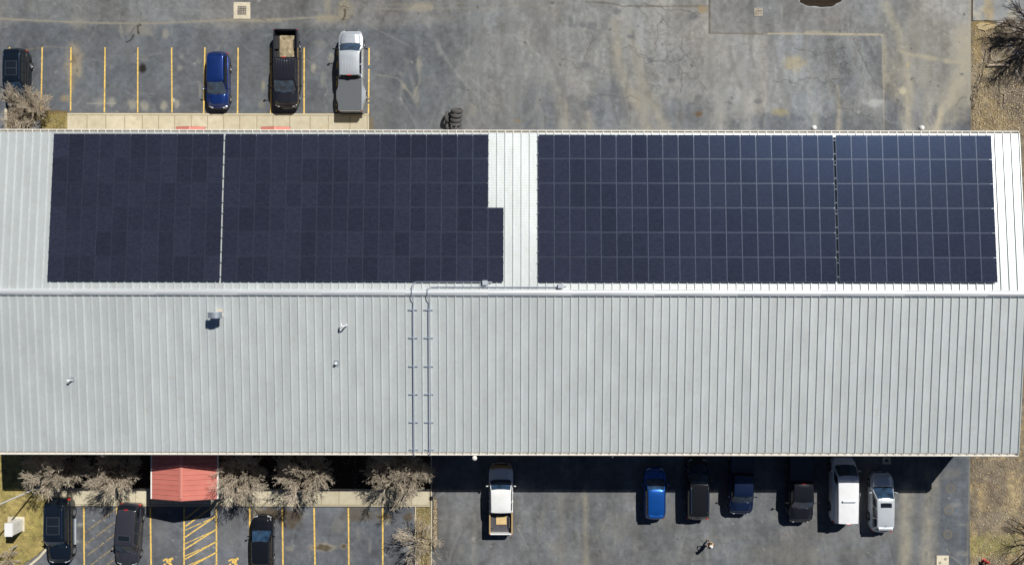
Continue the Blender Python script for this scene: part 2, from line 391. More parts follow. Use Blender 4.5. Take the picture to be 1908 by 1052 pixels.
A.mix(A.blob(1480, 118, 19, 12, .5, .6, 44, 10), (178, 168, 140), .75); A.mix(A.blob(1452, 208, 14, 7, .5, .7, 45, 9), (164, 152, 116), .7)
A.mix(A.blob(1690, 120, 3, 4, .4, .3, 46), (196, 180, 140), .9); A.mix(A.blob(1681, 168, 6, 7, .5, .3, 47), (206, 196, 168), .8)
A.mix(A.blob(1630, 190, 18, 7, .6, .7, 48, 9), (188, 190, 188), .7)
# pale stains in the top bay
for cx, cy, rx, ry, c, k in [(138, 118, 16, 30, (166, 154, 132), .85), (136, 112, 7, 10, (118, 104, 84), .7), (133, 155, 5, 18, (160, 146, 118), .6), (120, 185, 10, 6, (158, 142, 112), .75), (90, 184, 7, 4, (164, 146, 108), .75),
    (185, 193, 8, 8, (158, 156, 146), .6), (208, 191, 7, 8, (164, 162, 150), .75), (245, 197, 7, 9, (164, 160, 146), .75), (268, 200, 8, 8, (166, 162, 148), .75), (305, 198, 6, 9, (168, 164, 148), .8), (329, 195, 5, 8, (172, 168, 154), .8), (323, 188, 3, 4, (206, 202, 190), .8),
    (334, 128, 5, 4, (156, 154, 146), .6), (268, 112, 7, 5, (140, 140, 134), .5), (206, 128, 5, 5, (140, 142, 138), .5), (338, 107, 5, 6, (170, 168, 160), .5), (370, 115, 5, 5, (150, 150, 145), .5), (372, 170, 3, 14, (160, 158, 148), .55),
    (583, 128, 5, 9, (178, 172, 156), .7), (616, 108, 5, 8, (170, 165, 150), .7), (596, 82, 10, 6, (144, 142, 134), .5), (600, 150, 3, 14, (150, 146, 136), .45), (490, 160, 3, 8, (170, 160, 135), .6), (487, 196, 6, 6, (150, 142, 122), .5),
    (145, 45, 14, 10, (150, 146, 134), .6), (225, 60, 5, 8, (148, 146, 138), .6), (308, 64, 6, 8, (158, 154, 142), .7), (255, 55, 26, 12, (150, 145, 132), .6), (780, 120, 5, 12, (160, 156, 144), .6), (775, 180, 6, 14, (152, 148, 136), .6), (752, 162, 4, 6, (152, 148, 136), .5),
    (880, 205, 8, 12, (150, 146, 134), .5), (745, 138, 4, 5, (150, 148, 140), .5), (965, 225, 6, 4, (140, 120, 92), .5), (265, 130, 6, 8, (38, 34, 30), .95), (1302, 212, 6, 5, (104, 80, 54), .8), (1268, 214, 5, 14, (100, 92, 84), .3)]:
    A.mix(A.blob(cx, cy, rx, ry, .6, .5, int(cx * 3 + cy) % 997, 10), c, k)
A.stroke([(778, 108), (782, 150), (770, 180), (750, 158)], 2.5, (160, 156, 142), .5, .6, .6, 218)
A.stroke([(700, 140), (740, 146), (770, 185)], 2.2, (160, 156, 142), .45, .6, .6, 219); A.stroke([(650, 24), (700, 55), (760, 85)], 3, (140, 140, 134), .45, .6, .5, 220)
A.stroke([(540, 95), (600, 130), (610, 175)], 3, (140, 139, 132), .4, .6, .6, 221); A.stroke([(160, 195), (215, 194)], 2, (170, 168, 158), .6, .6, .5, 222)
A.stroke([(40, 96), (90, 88), (130, 92), (145, 120)], 3, (146, 138, 120), .5, .6, .6, 223); A.stroke([(430, 42), (415, 80), (400, 100)], 2, (150, 145, 130), .5, .6, .6, 224)
# rubber patches and dark scuffs
for cx, cy, rx, ry in [(1086, 46, 6, 6), (1102, 49, 9, 8), (1089, 122, 8, 6), (1094, 196, 9, 9), (1148, 21, 8, 5), (1175, 68, 7, 4), (1211, 112, 7, 5), (1250, 150, 7, 4), (1300, 180, 7, 5), (1357, 192, 7, 4), (1412, 188, 6, 4), (1290, 30, 10, 6), (1062, 42, 4, 10)]:
    A.mix(A.blob(cx, cy, rx, ry, .4, .4, int(cx), 6), (104, 107, 111), .65)
for q in range(260):      # random flecks and small repairs
    x = r.uniform(-20, 1800); y = r.choice((r.uniform(-10, 245), r.uniform(915, 1060))); v = r.choice((150, 165, 180, 90, 84)); e = r.uniform(1.0, 2.6)
    A.mix(A.blob(x, y, e, e * r.uniform(.7, 1.5), .5, .3, q, 5), (v, v - 2, v - 9), .6) if False else A.stroke([(x, y), (x + r.uniform(-3, 3), y + r.uniform(-3, 3))], e * 1.5, (v, v - 2, v - 9), .6, .6, .3, q)
# cracks
for x, y, a, l, w in [(1235, 30, 1.7, 70, 2), (1100, 60, 2.0, 60, 2), (1160, 90, .05, 110, 1.8), (1270, 70, 1.5, 120, 1.8), (1205, 157, 0, 30, 1.8), (1095, 175, .1, 110, 1.5), (1045, 110, .9, 60, 1.5), (1170, 10, 0, 150, 2), (1260, 120, .6, 90, 1.6),
    (1590, 70, 1.0, 120, 1.8), (1480, 90, .3, 130, 1.6), (1440, 150, .1, 140, 1.6), (1560, 200, .2, 80, 1.6), (690, 62, .05, 130, 1.4), (770, 160, .2, 130, 1.3), (480, 35, .6, 60, 1.3), (262, 42, 2.0, 40, 2.2), (330, 64, .1, 80, 1.3), (252, -5, 1.5, 50, 1.3),
    (730, 15, 2.4, 60, 1.4), (640, -10, .4, 60, 1.5), (380, 130, .05, 120, 1.2), (60, 100, -.3, 60, 1.6), (1420, 940, .02, 130, 1.3), (1270, 1000, .05, 120, 1.3), (1470, 980, 1.57, 80, 1.2), (1765, 1018, .95, 60, 1.2), (1000, 960, 1.5, 90, 1.1), (1800, 180, 2.2, 30, 2)]:
    A.crack(x, y, a, l, w=w, seed=int(x))
A.crack(1765, 1016, .95, 70, (170, 166, 150), .6, 77, 1.5)
for x, y in [(262, 48), (248, 66), (641, 18)]: A.crack(x, y, 1.9, 24, (50, 42, 32), .9, 5, 2.4)
A.A = np.clip(A.blob(1240, 90, 55, 70, .6, .6, 51, 40) * .45 + A.blob(1600, 110, 60, 70, .6, .6, 52, 40) * .45 + A.blob(641, 19, 14, 18, .5, .2, 53) + A.blob(1500, 150, 90, 90, .6, .6, 54, 40) * .25 + 0.15 * sstep(0, .15, fbm(X, Y, 130, 55)), 0, 1)
# yard at the bottom right: dusty tracks, speckle
for pts, w, c, k in [([(1092, 905), (1092, 1060)], 8, (158, 152, 134), .6), ([(1046, 915), (1045, 1060)], 11, (142, 140, 132), .45), ([(1004, 1000), (1018, 940), (1030, 915)], 6, (134, 134, 128), .3), ([(1060, 970), (1080, 925), (1100, 905)], 5, (140, 138, 130), .35),
    ([(1692, 905), (1688, 980), (1686, 1070)], 17, (160, 155, 140), .75), ([(1735, 880), (1730, 960), (1728, 1070)], 20, (158, 153, 138), .7), ([(1712, 905), (1710, 1060)], 9, (114, 116, 118), .4), ([(885, 960), (884, 1055)], 6, (146, 143, 132), .45), ([(830, 930), (828, 1000)], 8, (132, 132, 126), .4),
    ([(1475, 925), (1474, 1060)], 2, (128, 128, 124), .5), ([(1320, 1000), (1420, 1000)], 3, (130, 129, 124), .4), ([(1530, 990), (1610, 1000), (1680, 990)], 18, (128, 128, 124), .35)]:
    A.stroke(pts, w * 1.25, c, k, 1.1, .4, int(pts[0][0]) + 7, 16)
for cx, cy, rx, ry, v, k in [(1160, 980, 40, 26, 128, .4), (1250, 960, 26, 30, 124, .4), (883, 1003, 4, 4, 172, .7), (860, 1025, 6, 10, 136, .6), (1480, 1030, 90, 16, 126, .4), (1782, 938, 12, 4, 152, .5), (1770, 880, 18, 10, 140, .5), (1795, 1028, 12, 4, 160, .6), (1792, 975, 14, 3, 140, .5), (812, 980, 6, 46, 118, .5), (1350, 925, 26, 12, 128, .4)]:
    A.mix(A.blob(cx, cy, rx, ry, .6, .6, int(cx + cy), 12), (v, v - 2, v - 10), k)
A.mix(A.blob(811, 975, 6, 44, .3, .6, 61, 12), (112, 100, 82), .7)
for cx, cy in [(1772, 908), (1769, 948), (1767, 993)]:
    d = np.hypot(X - cx, Y - cy); A.mix(1 - sstep(6.6, 8, d), (116, 117, 117), .6); A.mix(np.exp(-((d - 7.6) / .9) ** 2), (150, 132, 100), .75)
# bottom-left bay: mottled, soil pushed against the kerb, oil and mud
bb = 1 - sstep(770, 776, X)
A.C *= (1 + 0.25 * (sstep(600, 640, Y) * fbm(X, Y, 36, 140, 5)))[..., None]
for cx, cy, rx, ry, c, k in [(500, 958, 32, 12, (96, 82, 64), .8), (545, 965, 18, 18, (88, 76, 60), .8), (480, 955, 10, 14, (160, 154, 136), .6), (668, 958, 28, 14, (96, 84, 66), .6), (722, 972, 7, 6, (176, 170, 156), .85), (762, 963, 8, 8, (92, 80, 64), .9), (716, 962, 12, 8, (104, 90, 68), .7),
    (600, 1019, 24, 7, (158, 150, 132), .75), (603, 1020, 14, 5, (92, 82, 66), .9), (642, 1017, 8, 6, (160, 152, 132), .7), (642, 1017, 5, 4, (88, 78, 64), .9), (540, 1022, 7, 4, (152, 146, 132), .6), (668, 995, 5, 12, (138, 137, 130), .5), (690, 1018, 3, 12, (150, 148, 140), .5), (630, 980, 12, 14, (132, 130, 122), .5),
    (150, 978, 6, 4, (178, 174, 164), .6), (143, 1009, 4, 2, (190, 186, 176), .7), (300, 990, 14, 20, (122, 123, 122), .4), (430, 1000, 20, 20, (122, 122, 120), .4), (768, 1000, 5, 12, (160, 156, 144), .6)]:
    A.mix(A.blob(cx, cy, rx, ry, .4, .6, int(cx * 2 + cy), 9), c, k)
A.stroke([(215, 944), (280, 945), (400, 946)], 3, (140, 128, 104), .5, .6, .6, 240)
# left top: pale broken edge near the verge, light grey triangle at the frame edge
A.mix(A.blob(8, 232, 40, 22, .4, .4, 63, 14), (146, 150, 156), .6)
A.stroke([(60, 207), (100, 210), (126, 212)], 6, (112, 96, 70), .7, .5, .6, 241)
A.stroke([(126, 212), (400, 213), (690, 213)], 2.5, (112, 100, 76), .55, .5, .6, 242)
A.stroke([(690, 222), (692, 245)], 9, (124, 112, 86), .7, .5, .7, 243)
# the pothole of dark water near the top edge
A.mix(A.blob(1528, -2, 40, 15.5, .09, .10, 71, 18), (178, 182, 186), .95)
A.build('parking_lot', M['asphalt'], 0.004)

# ---- open ground to the horizon, bare soil at the right of the building
G = Sheet(1796, 2040, -80, 1160, 2.0, (142, 131, 112)); X, Y = G.X, G.Y
G.mix(sstep(-.1, .1, fbm(X, Y, 60, 160)), (128, 116, 98), .8); G.mix(sstep(.05, .2, fbm(X, Y, 40, 170)), (176, 158, 118), .6)
G.mix((1 - sstep(200, 240, Y)) * sstep(1850, 1890, X + 30 * fbm(X, Y, 40, 3)), (112, 102, 92), .7)
G.mix(sstep(.02, .14, fbm(X, Y, 18, 175, 4)) * sstep(500, 600, Y), (188, 164, 118), .55)
G.mix(G.blob(1850, 1010, 50, 22, .5, .7, 180, 20), (152, 144, 86), .7); G.mix(G.blob(1862, 920, 30, 46, .5, .7, 181, 20), (132, 120, 104), .8); G.mix(G.blob(1850, 975, 34, 20, .5, .6, 182, 20), (140, 128, 110), .8)
G.mix(G.blob(1880, 985, 16, 6, .5, .5, 183, 10), (104, 92, 78), .7); G.mix(G.blob(1890, 920, 16, 40, .5, .7, 184, 16), (196, 174, 128), .6)
G.mix(G.blob(1832, 47, 22, 10, .2, .5, 185, 12), (168, 146, 92), .9); G.mix(G.blob(1820, 80, 9, 40, .2, .4, 186, 12), (158, 138, 98), .9); G.mix(G.blob(1838, 70, 13, 16, .3, .4, 187, 12), (154, 136, 104), .8)
G.mix(sstep(.1, .2, fbm(X, Y, 9, 188, 3)) * sstep(1838, 1850, X) * (1 - sstep(120, 160, Y)), (196, 194, 192), .6)
G.mix(G.blob(1845, 220, 40, 26, .5, .6, 189, 16), (166, 142, 92), .45)
for pts, w in [([(1826, 118), (1814, 170), (1808, 195)], 4), ([(1834, 112), (1822, 165), (1812, 200)], 4), ([(1848, 84), (1840, 116)], 4), ([(1864, 136), (1858, 195)], 5)]:
    G.stroke(pts, w, (64, 56, 46), .8, .6, .8, 190, 6)
G.stroke([(1838, 92), (1828, 122), (1818, 150)], 6, (170, 156, 132), .6, .6, .5, 191)
G.C *= (1 + .42 * fbm(X, Y, 10, 195, 3) + .2 * fbm(X, Y, 5, 198, 2))[..., None]
G.Z = .05 * fbm(X, Y, 24, 199, 4) * sstep(1812, 1824, X) - 0.004 * (1 - sstep(1806, 1812, X))
G.Z[:, 0] = -.03; far = G.X.copy(); G.X[:, 0] -= 9000; G.X[:, -1] += 9000; G.Y[0, :] -= 9000; G.Y[-1, :] += 9000
G.Z[:, 0] = -.03; G.Z[0, :] = -.03; G.Z[-1, :] = -.03; G.Z[:, :8] = -.03
G.build('ground', M['dirt'], 0.0)
C2 = Sheet(1811, 2100, -200, 38, 3, (152, 154, 156)); X, Y = C2.X, C2.Y
C2.mix(sstep(0, .12, fbm(X, Y, 22, 210)), (186, 180, 160), .7); C2.mix(C2.blob(1840, 20, 9, 26, .5, .6, 213, 12), (176, 160, 128), .8); C2.mix(C2.blob(1893, 36, 30, 4, .5, .5, 214, 12), (120, 112, 100), .5)
C2.C *= (1 + .25 * fbm(X, Y, 10, 215))[..., None]; C2.build('pavement', M['asphalt'], 0.05)

# ---- lawns and beds
def lawn(name, x0, x1, y0, y1, base, tint, seed, z=0.08, step=2.0, kind='structure', edge=0):
    g = Sheet(x0, x1, y0, y1, step, base); X, Y = g.X, g.Y
    g.mix(sstep(-.05, .12, fbm(X, Y, 26, seed)), tint, .8); g.mix(sstep(.1, .2, fbm(X, Y, 14, seed + 9)), (200, 180, 120), .5)
    g.mix(sstep(.1, .22, fbm(X, Y, 12, seed + 19)), (112, 98, 66), .5)
    g.C *= (1 + .4 * fbm(X, Y, 7, seed + 30, 3))[..., None]; g.Z = .03 * fbm(X, Y, 14, seed)
    g.Z[0, :] -= z; g.Z[-1, :] -= z; g.Z[:, 0] -= z; g.Z[:, -1] -= z
    return g
g = lawn('', 9, 126, 209, 300, (166, 146, 84), (140, 128, 66), 230); X, Y = g.X, g.Y
g.mix(1 - sstep(56, 76, X + 16 * fbm(X, Y, 20, 3)), (112, 96, 68), .6); g.mix(1 - sstep(210, 218, Y), (104, 86, 60), .7); g.build('lawn', M['grass'], .08)
g = lawn('', -400, 97, 700, 1300, (178, 160, 100), (160, 148, 86), 250, step=2.0); X, Y = g.X, g.Y
e = 97 - sstep(930, 940, Y) * 12 - 62 * sstep(1018, 1075, Y)      # the curved kerb
keep = X < e; g.Z = np.where(keep, g.Z, -.3); g.build('lawn', M['grass'], .08)
g = Sheet(88, 803, 640, 914, 3, (70, 54, 42)); g.C *= (1 + .6 * fbm(g.X, g.Y, 8, 270, 3))[..., None]; g.Z = .05 * fbm(g.X, g.Y, 10, 271); g.build('planting_bed', M['dirt'], .07)
g = lawn('', 776, 804, 944, 1200, (148, 128, 90), (132, 120, 72), 280); g.build('grass_strip', M['grass'], .07)

# ---- concrete walks and kerbs
def walk(x0, x1, y0, y1, joints, kerb=None, seed=300, name='pavement'):
    g = Sheet(x0, x1, y0, y1, 1.0, (218, 208, 181)); X, Y = g.X, g.Y
    g.mix(sstep(-.1, .2, fbm(X, Y, 50, seed)), (208, 198, 170), .8)
    xs = sorted(joints)
    for i, (a, b) in enumerate(zip([x0] + xs, xs + [x1])):
        g.C[(X >= a) & (X < b)] *= 1 + .035 * math.sin(i * 12.9)
    for j in xs: g.mix(np.exp(-((X - j) / .7) ** 2) * ((Y < kerb) if kerb and kerb > (y0 + y1) / 2 else (Y > (kerb or -1e9))), (140, 126, 98), .75)
    if kerb: g.mix(np.exp(-((Y - kerb) / .7) ** 2), (140, 126, 98), .8)
    g.mix(sstep(.12, .2, fbm(X, Y, 12, seed + 5)), (196, 182, 150), .35)
    g.C *= (1 + .10 * fbm(X, Y, 6, seed + 7, 3))[..., None]
    g.Z[0, :] = g.Z[-1, :] = -.14; g.Z[:, 0] = g.Z[:, -1] = -.14; g.X[:, 0] = g.X[:, 1]; g.X[:, -1] = g.X[:, -2]; g.Y[0, :] = g.Y[1, :]; g.Y[-1, :] = g.Y[-2, :]
    return g.build(name, M['concrete'], .14)
walk(125, 688, 212, 300, [163, 198, 233, 266, 296, 326, 357, 387, 417, 447, 479, 509, 540, 578, 612, 652, 684], 216.5, 300)
walk(96, 803, 909, 944.5, [129, 187, 221, 255, 282, 324, 409, 445, 470, 500, 530, 566, 600, 633, 700, 735, 768, 801], 940, 320)
walk(773, 777.5, 943, 1200, [], None, 340); walk(802.5, 806.5, 640, 1200, [], None, 350)
mb = MB()                                     # curved kerb round the lawn
pts = [P(97, 944), P(97, 990), P(95, 1008), P(88, 1024), P(76, 1038), P(62, 1050), P(46, 1064), P(30, 1085)]
rows = []
for i, p in enumerate(pts):
    t = (pts[min(i + 1, len(pts) - 1)] - pts[max(i - 1, 0)]).normalized(); n = Vector((-t.y, t.x, 0)) * .1
    rows.append([p - n, p - n + Vector((0, 0, .14)), p + n + Vector((0, 0, .14)), p + n])
mb.grid(rows); M['kerb'] = mat('kerb concrete', (0.60, 0.54, 0.40), 0.85, noise=(2, .15))
tag(mb.build('kerb', M['kerb']), kind='structure')
mb = MB(); a = P(9, 205); b = P(14, 300); mb.box(a.x, b.x, b.y, a.y, 0.0, .13); tag(mb.build('kerb', M['kerb'], bevel=.02), kind='structure')
mb = MB(); a = P(36, 226); b = P(76, 300); mb.box(a.x, b.x, b.y, a.y, 0.0, .15)
tag(mb.build('pavement', mat('grey slab', (.26, .27, .28), .85, noise=(2, .2)), bevel=.02), kind='structure')

# ---- painted markings
def line_strip(mb, pts, w, z=0.009, seed=1, broken=0.0, mi=0):
    r = random.Random(seed); 
    for (a, b) in zip(pts[:-1], pts[1:]):
        a = P(*a); b = P(*b); d = b - a; L = d.length; d.normalize(); n = Vector((-d.y, d.x, 0)); k = max(2, int(L / .16)); last = None
        for i in range(k):
            if r.random() < broken: last = None; continue
            q0 = a + d * (L * i / k); q1 = a + d * (L * (i + 1) / k)
            w0 = w / 2 * r.uniform(.86, 1.1); w1 = w / 2 * r.uniform(.86, 1.1)
            if last: w0 = last
            last = w1
            mb.add([(q0 + n * w0) + Vector((0, 0, z)), (q0 - n * w0) + Vector((0, 0, z)), (q1 - n * w1) + Vector((0, 0, z)), (q1 + n * w1) + Vector((0, 0, z))], [(0, 1, 2, 3)], mi)
mk = MB()
for i, (x, x2, b, y1) in enumerate([(17, 17, 0, 208), (78, 76, 0, 207), (131.5, 131, .06, 208), (195, 194, 0, 211), (256, 256, 0, 211), (319, 320, 0, 211), (381, 379, 0, 212), (443, 442, 0, 212), (504, 504, .1, 212), (566, 566, 0, 212), (687, 686, .1, 212), (628, 626, .5, 212)]):
    line_strip(mk, [(x, 90), (x2, y1)], .115, seed=i, broken=b)
for i, (x, x2, b) in enumerate([(157, 159, 0), (219, 220, .1), (281, 284, 0), (344, 344, 0), (404, 405, 0), (466, 467, 0), (527, 529.5, 0), (586, 590, 0), (650, 652, 0), (714, 714.5, 0)]):
    line_strip(mk, [(x, 946), (x2, 1150)], .13, seed=i + 20, broken=b)
for i, (ya, dy) in enumerate([(921, 46), (939, 42), (961, 40), (986, 37), (1009, 33), (1029, 32), (1052, 32), (1075, 32)]):        # hatched bay, painted twice over
    x0_, y0_ = (404, ya) if ya > 944 else (404 - (945 - ya) / dy * 57, 945)
    line_strip(mk, [(x0_, y0_), (346, ya + dy)], .12, seed=i + 50)
    if ya > 950: line_strip(mk, [(404, ya + 1), (346, ya + 27)], .07, z=.012, seed=i + 70, broken=.04)
fd = MB()
for i in range(0, 7):
    y = 948 + i * 23
    line_strip(fd, [(218, y), (160, y + 44)], .12, z=.0085, seed=i + 90, broken=.16)
tag(mk.build('road_markings', M['yellow'], fixn=False), kind='structure'); tag(fd.build('road_markings', M['faded'], fixn=False), kind='structure')
for dx, q in ((0, 1), (122, -1)):          # painted wheelchair symbols, dabbed on by hand
    s = MB(); r = random.Random(dx + 4)
    def dab(x, y, rad, z=.009):
        c = P(x + dx, y); n = 12; s.add([(c.x + rad * math.cos(2 * PI * i / n), c.y + rad * math.sin(2 * PI * i / n), z) for i in range(n)], [tuple(range(n))])
    dab(321.4, 1041.0, .11, .013)
    for k, (x, y) in enumerate([(306.5, 1044.5), (309, 1043), (312, 1042.2), (315, 1043), (317.5, 1042.5), (319, 1044.5), (313, 1045.5), (316, 1046.5), (318, 1047.5), (312.5, 1048)]): dab(x + r.uniform(-.5, .5), y + r.uniform(-.4, .4), .085, .0092 + .0002 * k)
    for k in range(22):
        a = .35 * PI - 2 * PI * k / 26; dab(314 + 8.5 * math.cos(a), 1058 - 8.5 * math.sin(a), .085, .0115 + .0001 * k)
    for k in range(9): dab(316 + k * .9, 1049 + k * 1.1, .08, .0138 + .0001 * k)
    tag(s.build('road_markings', M['yellow'], fixn=False), kind='structure')

# ---- drains, slabs, water
def grate(px, py, size, name, label, slab=None, group=None):
    c = P(px, py); t = empty(name, c, 0, label, 'drain', group); h = size / SCL / 2
    if slab:
        s = slab / SCL / 2; m = MB()
        m.box(-s, s, h, s, 0, .03).box(-s, s, -s, -h, 0, .03).box(-s, -h, -h, h, 0, .03).box(h, s, -h, h, 0, .03)
        m.build('concrete_collar', M['kerb'], t, weld=True)
    m = MB(); m.box(-h, h, -h, h, .0055, .012); m.build('pit_shade', M['dark'], t)  # flat black plate; the shade below the grate is put into its colour
    m = MB(); e = .03
    m.box(-h, h, h - .06, h, .012, .04).box(-h, h, -h, -h + .06, .012, .04).box(-h, -h + .06, -h + .06, h - .06, .012, .04).box(h - .06, h, -h + .06, h - .06, .012, .04)
    for i in range(1, 5):
        x = -h + 2 * h * i / 5; m.box(x - e, x + e, -h + .06, h - .06, .012, .038); m.box(-h + .06, h - .06, x - e, x + e, .012, .036)
    m.build('grate', M['rust'], t)
M['rust'] = mat('weathered grate', (0.36, 0.32, 0.26), 0.7, .3, noise=(3, .3))
grate(450, 21, 17, 'storm_drain', 'rusty storm grate in a square cream concrete collar', 31)
grate(1412, 22, 15, 'storm_drain', 'grey storm grate in asphalt left of the dark puddle')
grate(1888, 25, 15, 'storm_drain', 'tan storm grate in pale pavement above the bare soil')
c = P(1652.5, 856); t = empty('drain_cover', c, 0, 'small square drain pad in shade, above the silver white SUV', 'drain cover')
mb = MB(); mb.box(-.34, .34, -.3, .3, 0, .035); mb.build('slab', M['kerb'], t, bevel=.01); mb = MB(); mb.lathe([(0, .04), (.13, .04), (.15, .036)], n=20); mb.build('lid', M['iron'], t)
c = P(1757, 1050); t = empty('concrete_pad', c, 0, 'cream concrete pad with two round plugs at lower right', 'concrete pad')
mb = MB(); mb.box(-.53, .5, -.8, .8, 0, .08); mb.build('slab', mat('cream concrete', (.66, .60, .45), .85, noise=(2, .12)), t, bevel=.02)
for dx, dy in ((.22, .52), (-.25, .2)):
    mb = MB(); mb.lathe([(0, .10), (.10, .10), (.13, .082)], c=(dx, dy, 0), n=20); mb.build('plug', mat('plug', (.36, .32, .24), .8), t)
mb = MB(); r = random.Random(4); vs = []; n = 60; c = P(1528, -4)
for i in range(n):
    a = 2 * PI * i / n; q = 1 + .05 * math.sin(5 * a + 1) + .03 * math.sin(11 * a); vs.append((c.x + 1.68 * q * math.cos(a) * (1 + .12 * abs(math.cos(a))), c.y - .0 + .74 * q * math.sin(a), .011))
mb.add(vs, [tuple(range(n))]); tag(mb.build('water', mat('muddy water', (.035, .026, .019), .9, spec=.05, noise=(4, .3)), fixn=False), kind='structure')
mb = MB(); vs = []; c = P(1835, 48)
for i in range(n):
    a = 2 * PI * i / n; q = 1 + .12 * math.sin(3 * a + 1) + .08 * math.sin(7 * a); vs.append((c.x + .82 * q * math.cos(a), c.y + .3 * q * math.sin(a), .06))
mb.add(vs, [tuple(range(n))]); tag(mb.build('water', mat('silty water', (.36, .27, .12), .25, noise=(2, .1)), fixn=False), kind='structure')

# ---------------------------------------------------------------- the long metal building
HE, HR, YR, HW, BX0, BX1, BXC = 7.26, 8.28, -0.77, 12.1, -38.95, 38.42, 0.0
SL = (HR - HE) / HW
def roof_z(y): return HR - SL * abs(y - YR)
B = empty('warehouse', (0, 0, 0), 0, 'very long warehouse with pale ribbed metal gable roof', 'building')
def steel(name, base, rough, metal, seed=0.0):
    m = mat(name, base, rough, metal); nt, b = node_chain(m); N = nt.nodes; L = nt.links
    tc = N.new('ShaderNodeTexCoord')
    def noise(scale, vec, det=5):
        mp = N.new('ShaderNodeMapping'); mp.inputs['Scale'].default_value = vec; mp.inputs['Location'].default_value = (seed, 0, 0); L.new(tc.outputs['Object'], mp.inputs[0])
        n = N.new('ShaderNodeTexNoise'); n.inputs['Scale'].default_value = scale; n.inputs['Detail'].default_value = det; L.new(mp.outputs[0], n.inputs['Vector']); return n
    n1 = noise(.9, (1, .35, 1)); n2 = noise(7, (1, .5, 1))
    # every sheet of the roof weathers a little differently
    mp = N.new('ShaderNodeMapping'); mp.inputs['Scale'].default_value = (1 / .618, 0, 0); L.new(tc.outputs['Object'], mp.inputs[0])
    fl = N.new('ShaderNodeVectorMath'); fl.operation = 'FLOOR'; L.new(mp.outputs[0], fl.inputs[0])
    wn_ = N.new('ShaderNodeTexWhiteNoise'); L.new(fl.outputs[0], wn_.inputs['Vector'])
    sm = N.new('ShaderNodeMath'); sm.operation = 'ADD'; L.new(n1.outputs[0], sm.inputs[0])
    s2 = N.new('ShaderNodeMath'); s2.operation = 'MULTIPLY'; s2.inputs[1].default_value = .5; L.new(n2.outputs[0], s2.inputs[0]); L.new(s2.outputs[0], sm.inputs[1])
    s3 = N.new('ShaderNodeMath'); s3.operation = 'MULTIPLY_ADD'; s3.inputs[1].default_value = .22; L.new(wn_.outputs['Value'], s3.inputs[0]); L.new(sm.outputs[0], s3.inputs[2])
    r = N.new('ShaderNodeMapRange'); r.inputs['From Min'].default_value = .45; r.inputs['From Max'].default_value = 1.25; r.inputs['To Min'].default_value = .86; r.inputs['To Max'].default_value = 1.12; L.new(s3.outputs[0], r.inputs[0])
    sc = N.new('ShaderNodeVectorMath'); sc.operation = 'SCALE'; sc.inputs[0].default_value = base; L.new(r.outputs[0], sc.inputs['Scale'])
    # faint rust and dust that gathers at the lower edge of the sheets
    n3 = noise(2.2, (1, .8, 1)); r3 = N.new('ShaderNodeMapRange'); r3.inputs['From Min'].default_value = .56; r3.inputs['From Max'].default_value = .75; r3.inputs['To Max'].default_value = .35; L.new(n3.outputs[0], r3.inputs[0])
    mx = N.new('ShaderNodeMix'); mx.data_type = 'RGBA'; mx.inputs['B'].default_value = (base[0] * .86, base[1] * .80, base[2] * .70, 1)
    L.new(r3.outputs[0], mx.inputs['Factor']); L.new(sc.outputs[0], mx.inputs['A']); L.new(mx.outputs['Result'], b.inputs['Base Color'])
    # fine transverse ripple of the rolled sheet and oil canning
    wv = N.new('ShaderNodeTexWave'); wv.bands_direction = 'Y'; wv.inputs['Scale'].default_value = 1.6; wv.inputs['Distortion'].default_value = 1.2; wv.inputs['Detail'].default_value = 2; L.new(tc.outputs['Object'], wv.inputs['Vector'])
    n4 = noise(3.5, (1.6, .5, 1), 2)
    ad = N.new('ShaderNodeMath'); ad.operation = 'MULTIPLY_ADD'; ad.inputs[1].default_value = 1.6; L.new(n4.outputs[0], ad.inputs[0]); L.new(wv.outputs[0], ad.inputs[2])
    bp = N.new('ShaderNodeBump'); bp.inputs['Strength'].default_value = .2; bp.inputs['Distance'].default_value = .008; L.new(ad.outputs[0], bp.inputs['Height']); L.new(bp.outputs[0], b.inputs['Normal'])
    return m
M['roof'] = steel('galvalume roof', (.605, .645, .642), .42, .36)
SEAM = [BX0 + .10 + i * .618 for i in range(int((BX1 - BX0 - .1) / .618) + 1)]
for sgn in (1, -1):
    mb = MB(); ye = YR + sgn * HW; yi = YR + sgn * .16
    # flat pans between seams
    mb.add([(BX0, ye, HE), (BX1, ye, HE), (BX1, YR, HR), (BX0, YR, HR)], [(0, 1, 2, 3)])
    for x in SEAM:
        rr = [(-.055, .003), (-.024, .088), (.024, .088), (.055, .003)]
        vs = [(x + a, yi, roof_z(yi) + h) for a, h in rr] + [(x + a, ye, HE + h) for a, h in rr]
        mb.add(vs, [(0, 4, 5, 1), (1, 5, 6, 2), (2, 6, 7, 3), (0, 1, 2, 3), (4, 7, 6, 5)])
    mb.build('roof_slope', M['roof'], B)
M['ridge'] = mat('ridge cap steel', (.72, .745, .76), .36, .35, noise=(1.2, .08, (.3, 1, 1)))
mb = MB(); prof = [(-.26, .02), (-.25, .10), (-.18, .21), (-.07, .27), (.07, .27), (.18, .21), (.25, .10), (.26, .02)]
rows = []; x = BX0
while x < BX1 + .01:
    for e, g_ in ((0, 0), (.001, .012), (.10, .012), (.101, 0)):
        rows.append([(min(x + e, BX1), YR + a * (1 + g_), HR + h + g_) for a, h in prof])
    nx = min(x + 6.2, BX1); rows.append([(nx, YR + a, HR + h) for a, h in prof])
    if nx >= BX1: break
    x = nx
mb.grid(rows); mb.build('ridge_cap', M['ridge'], B, smooth=True)
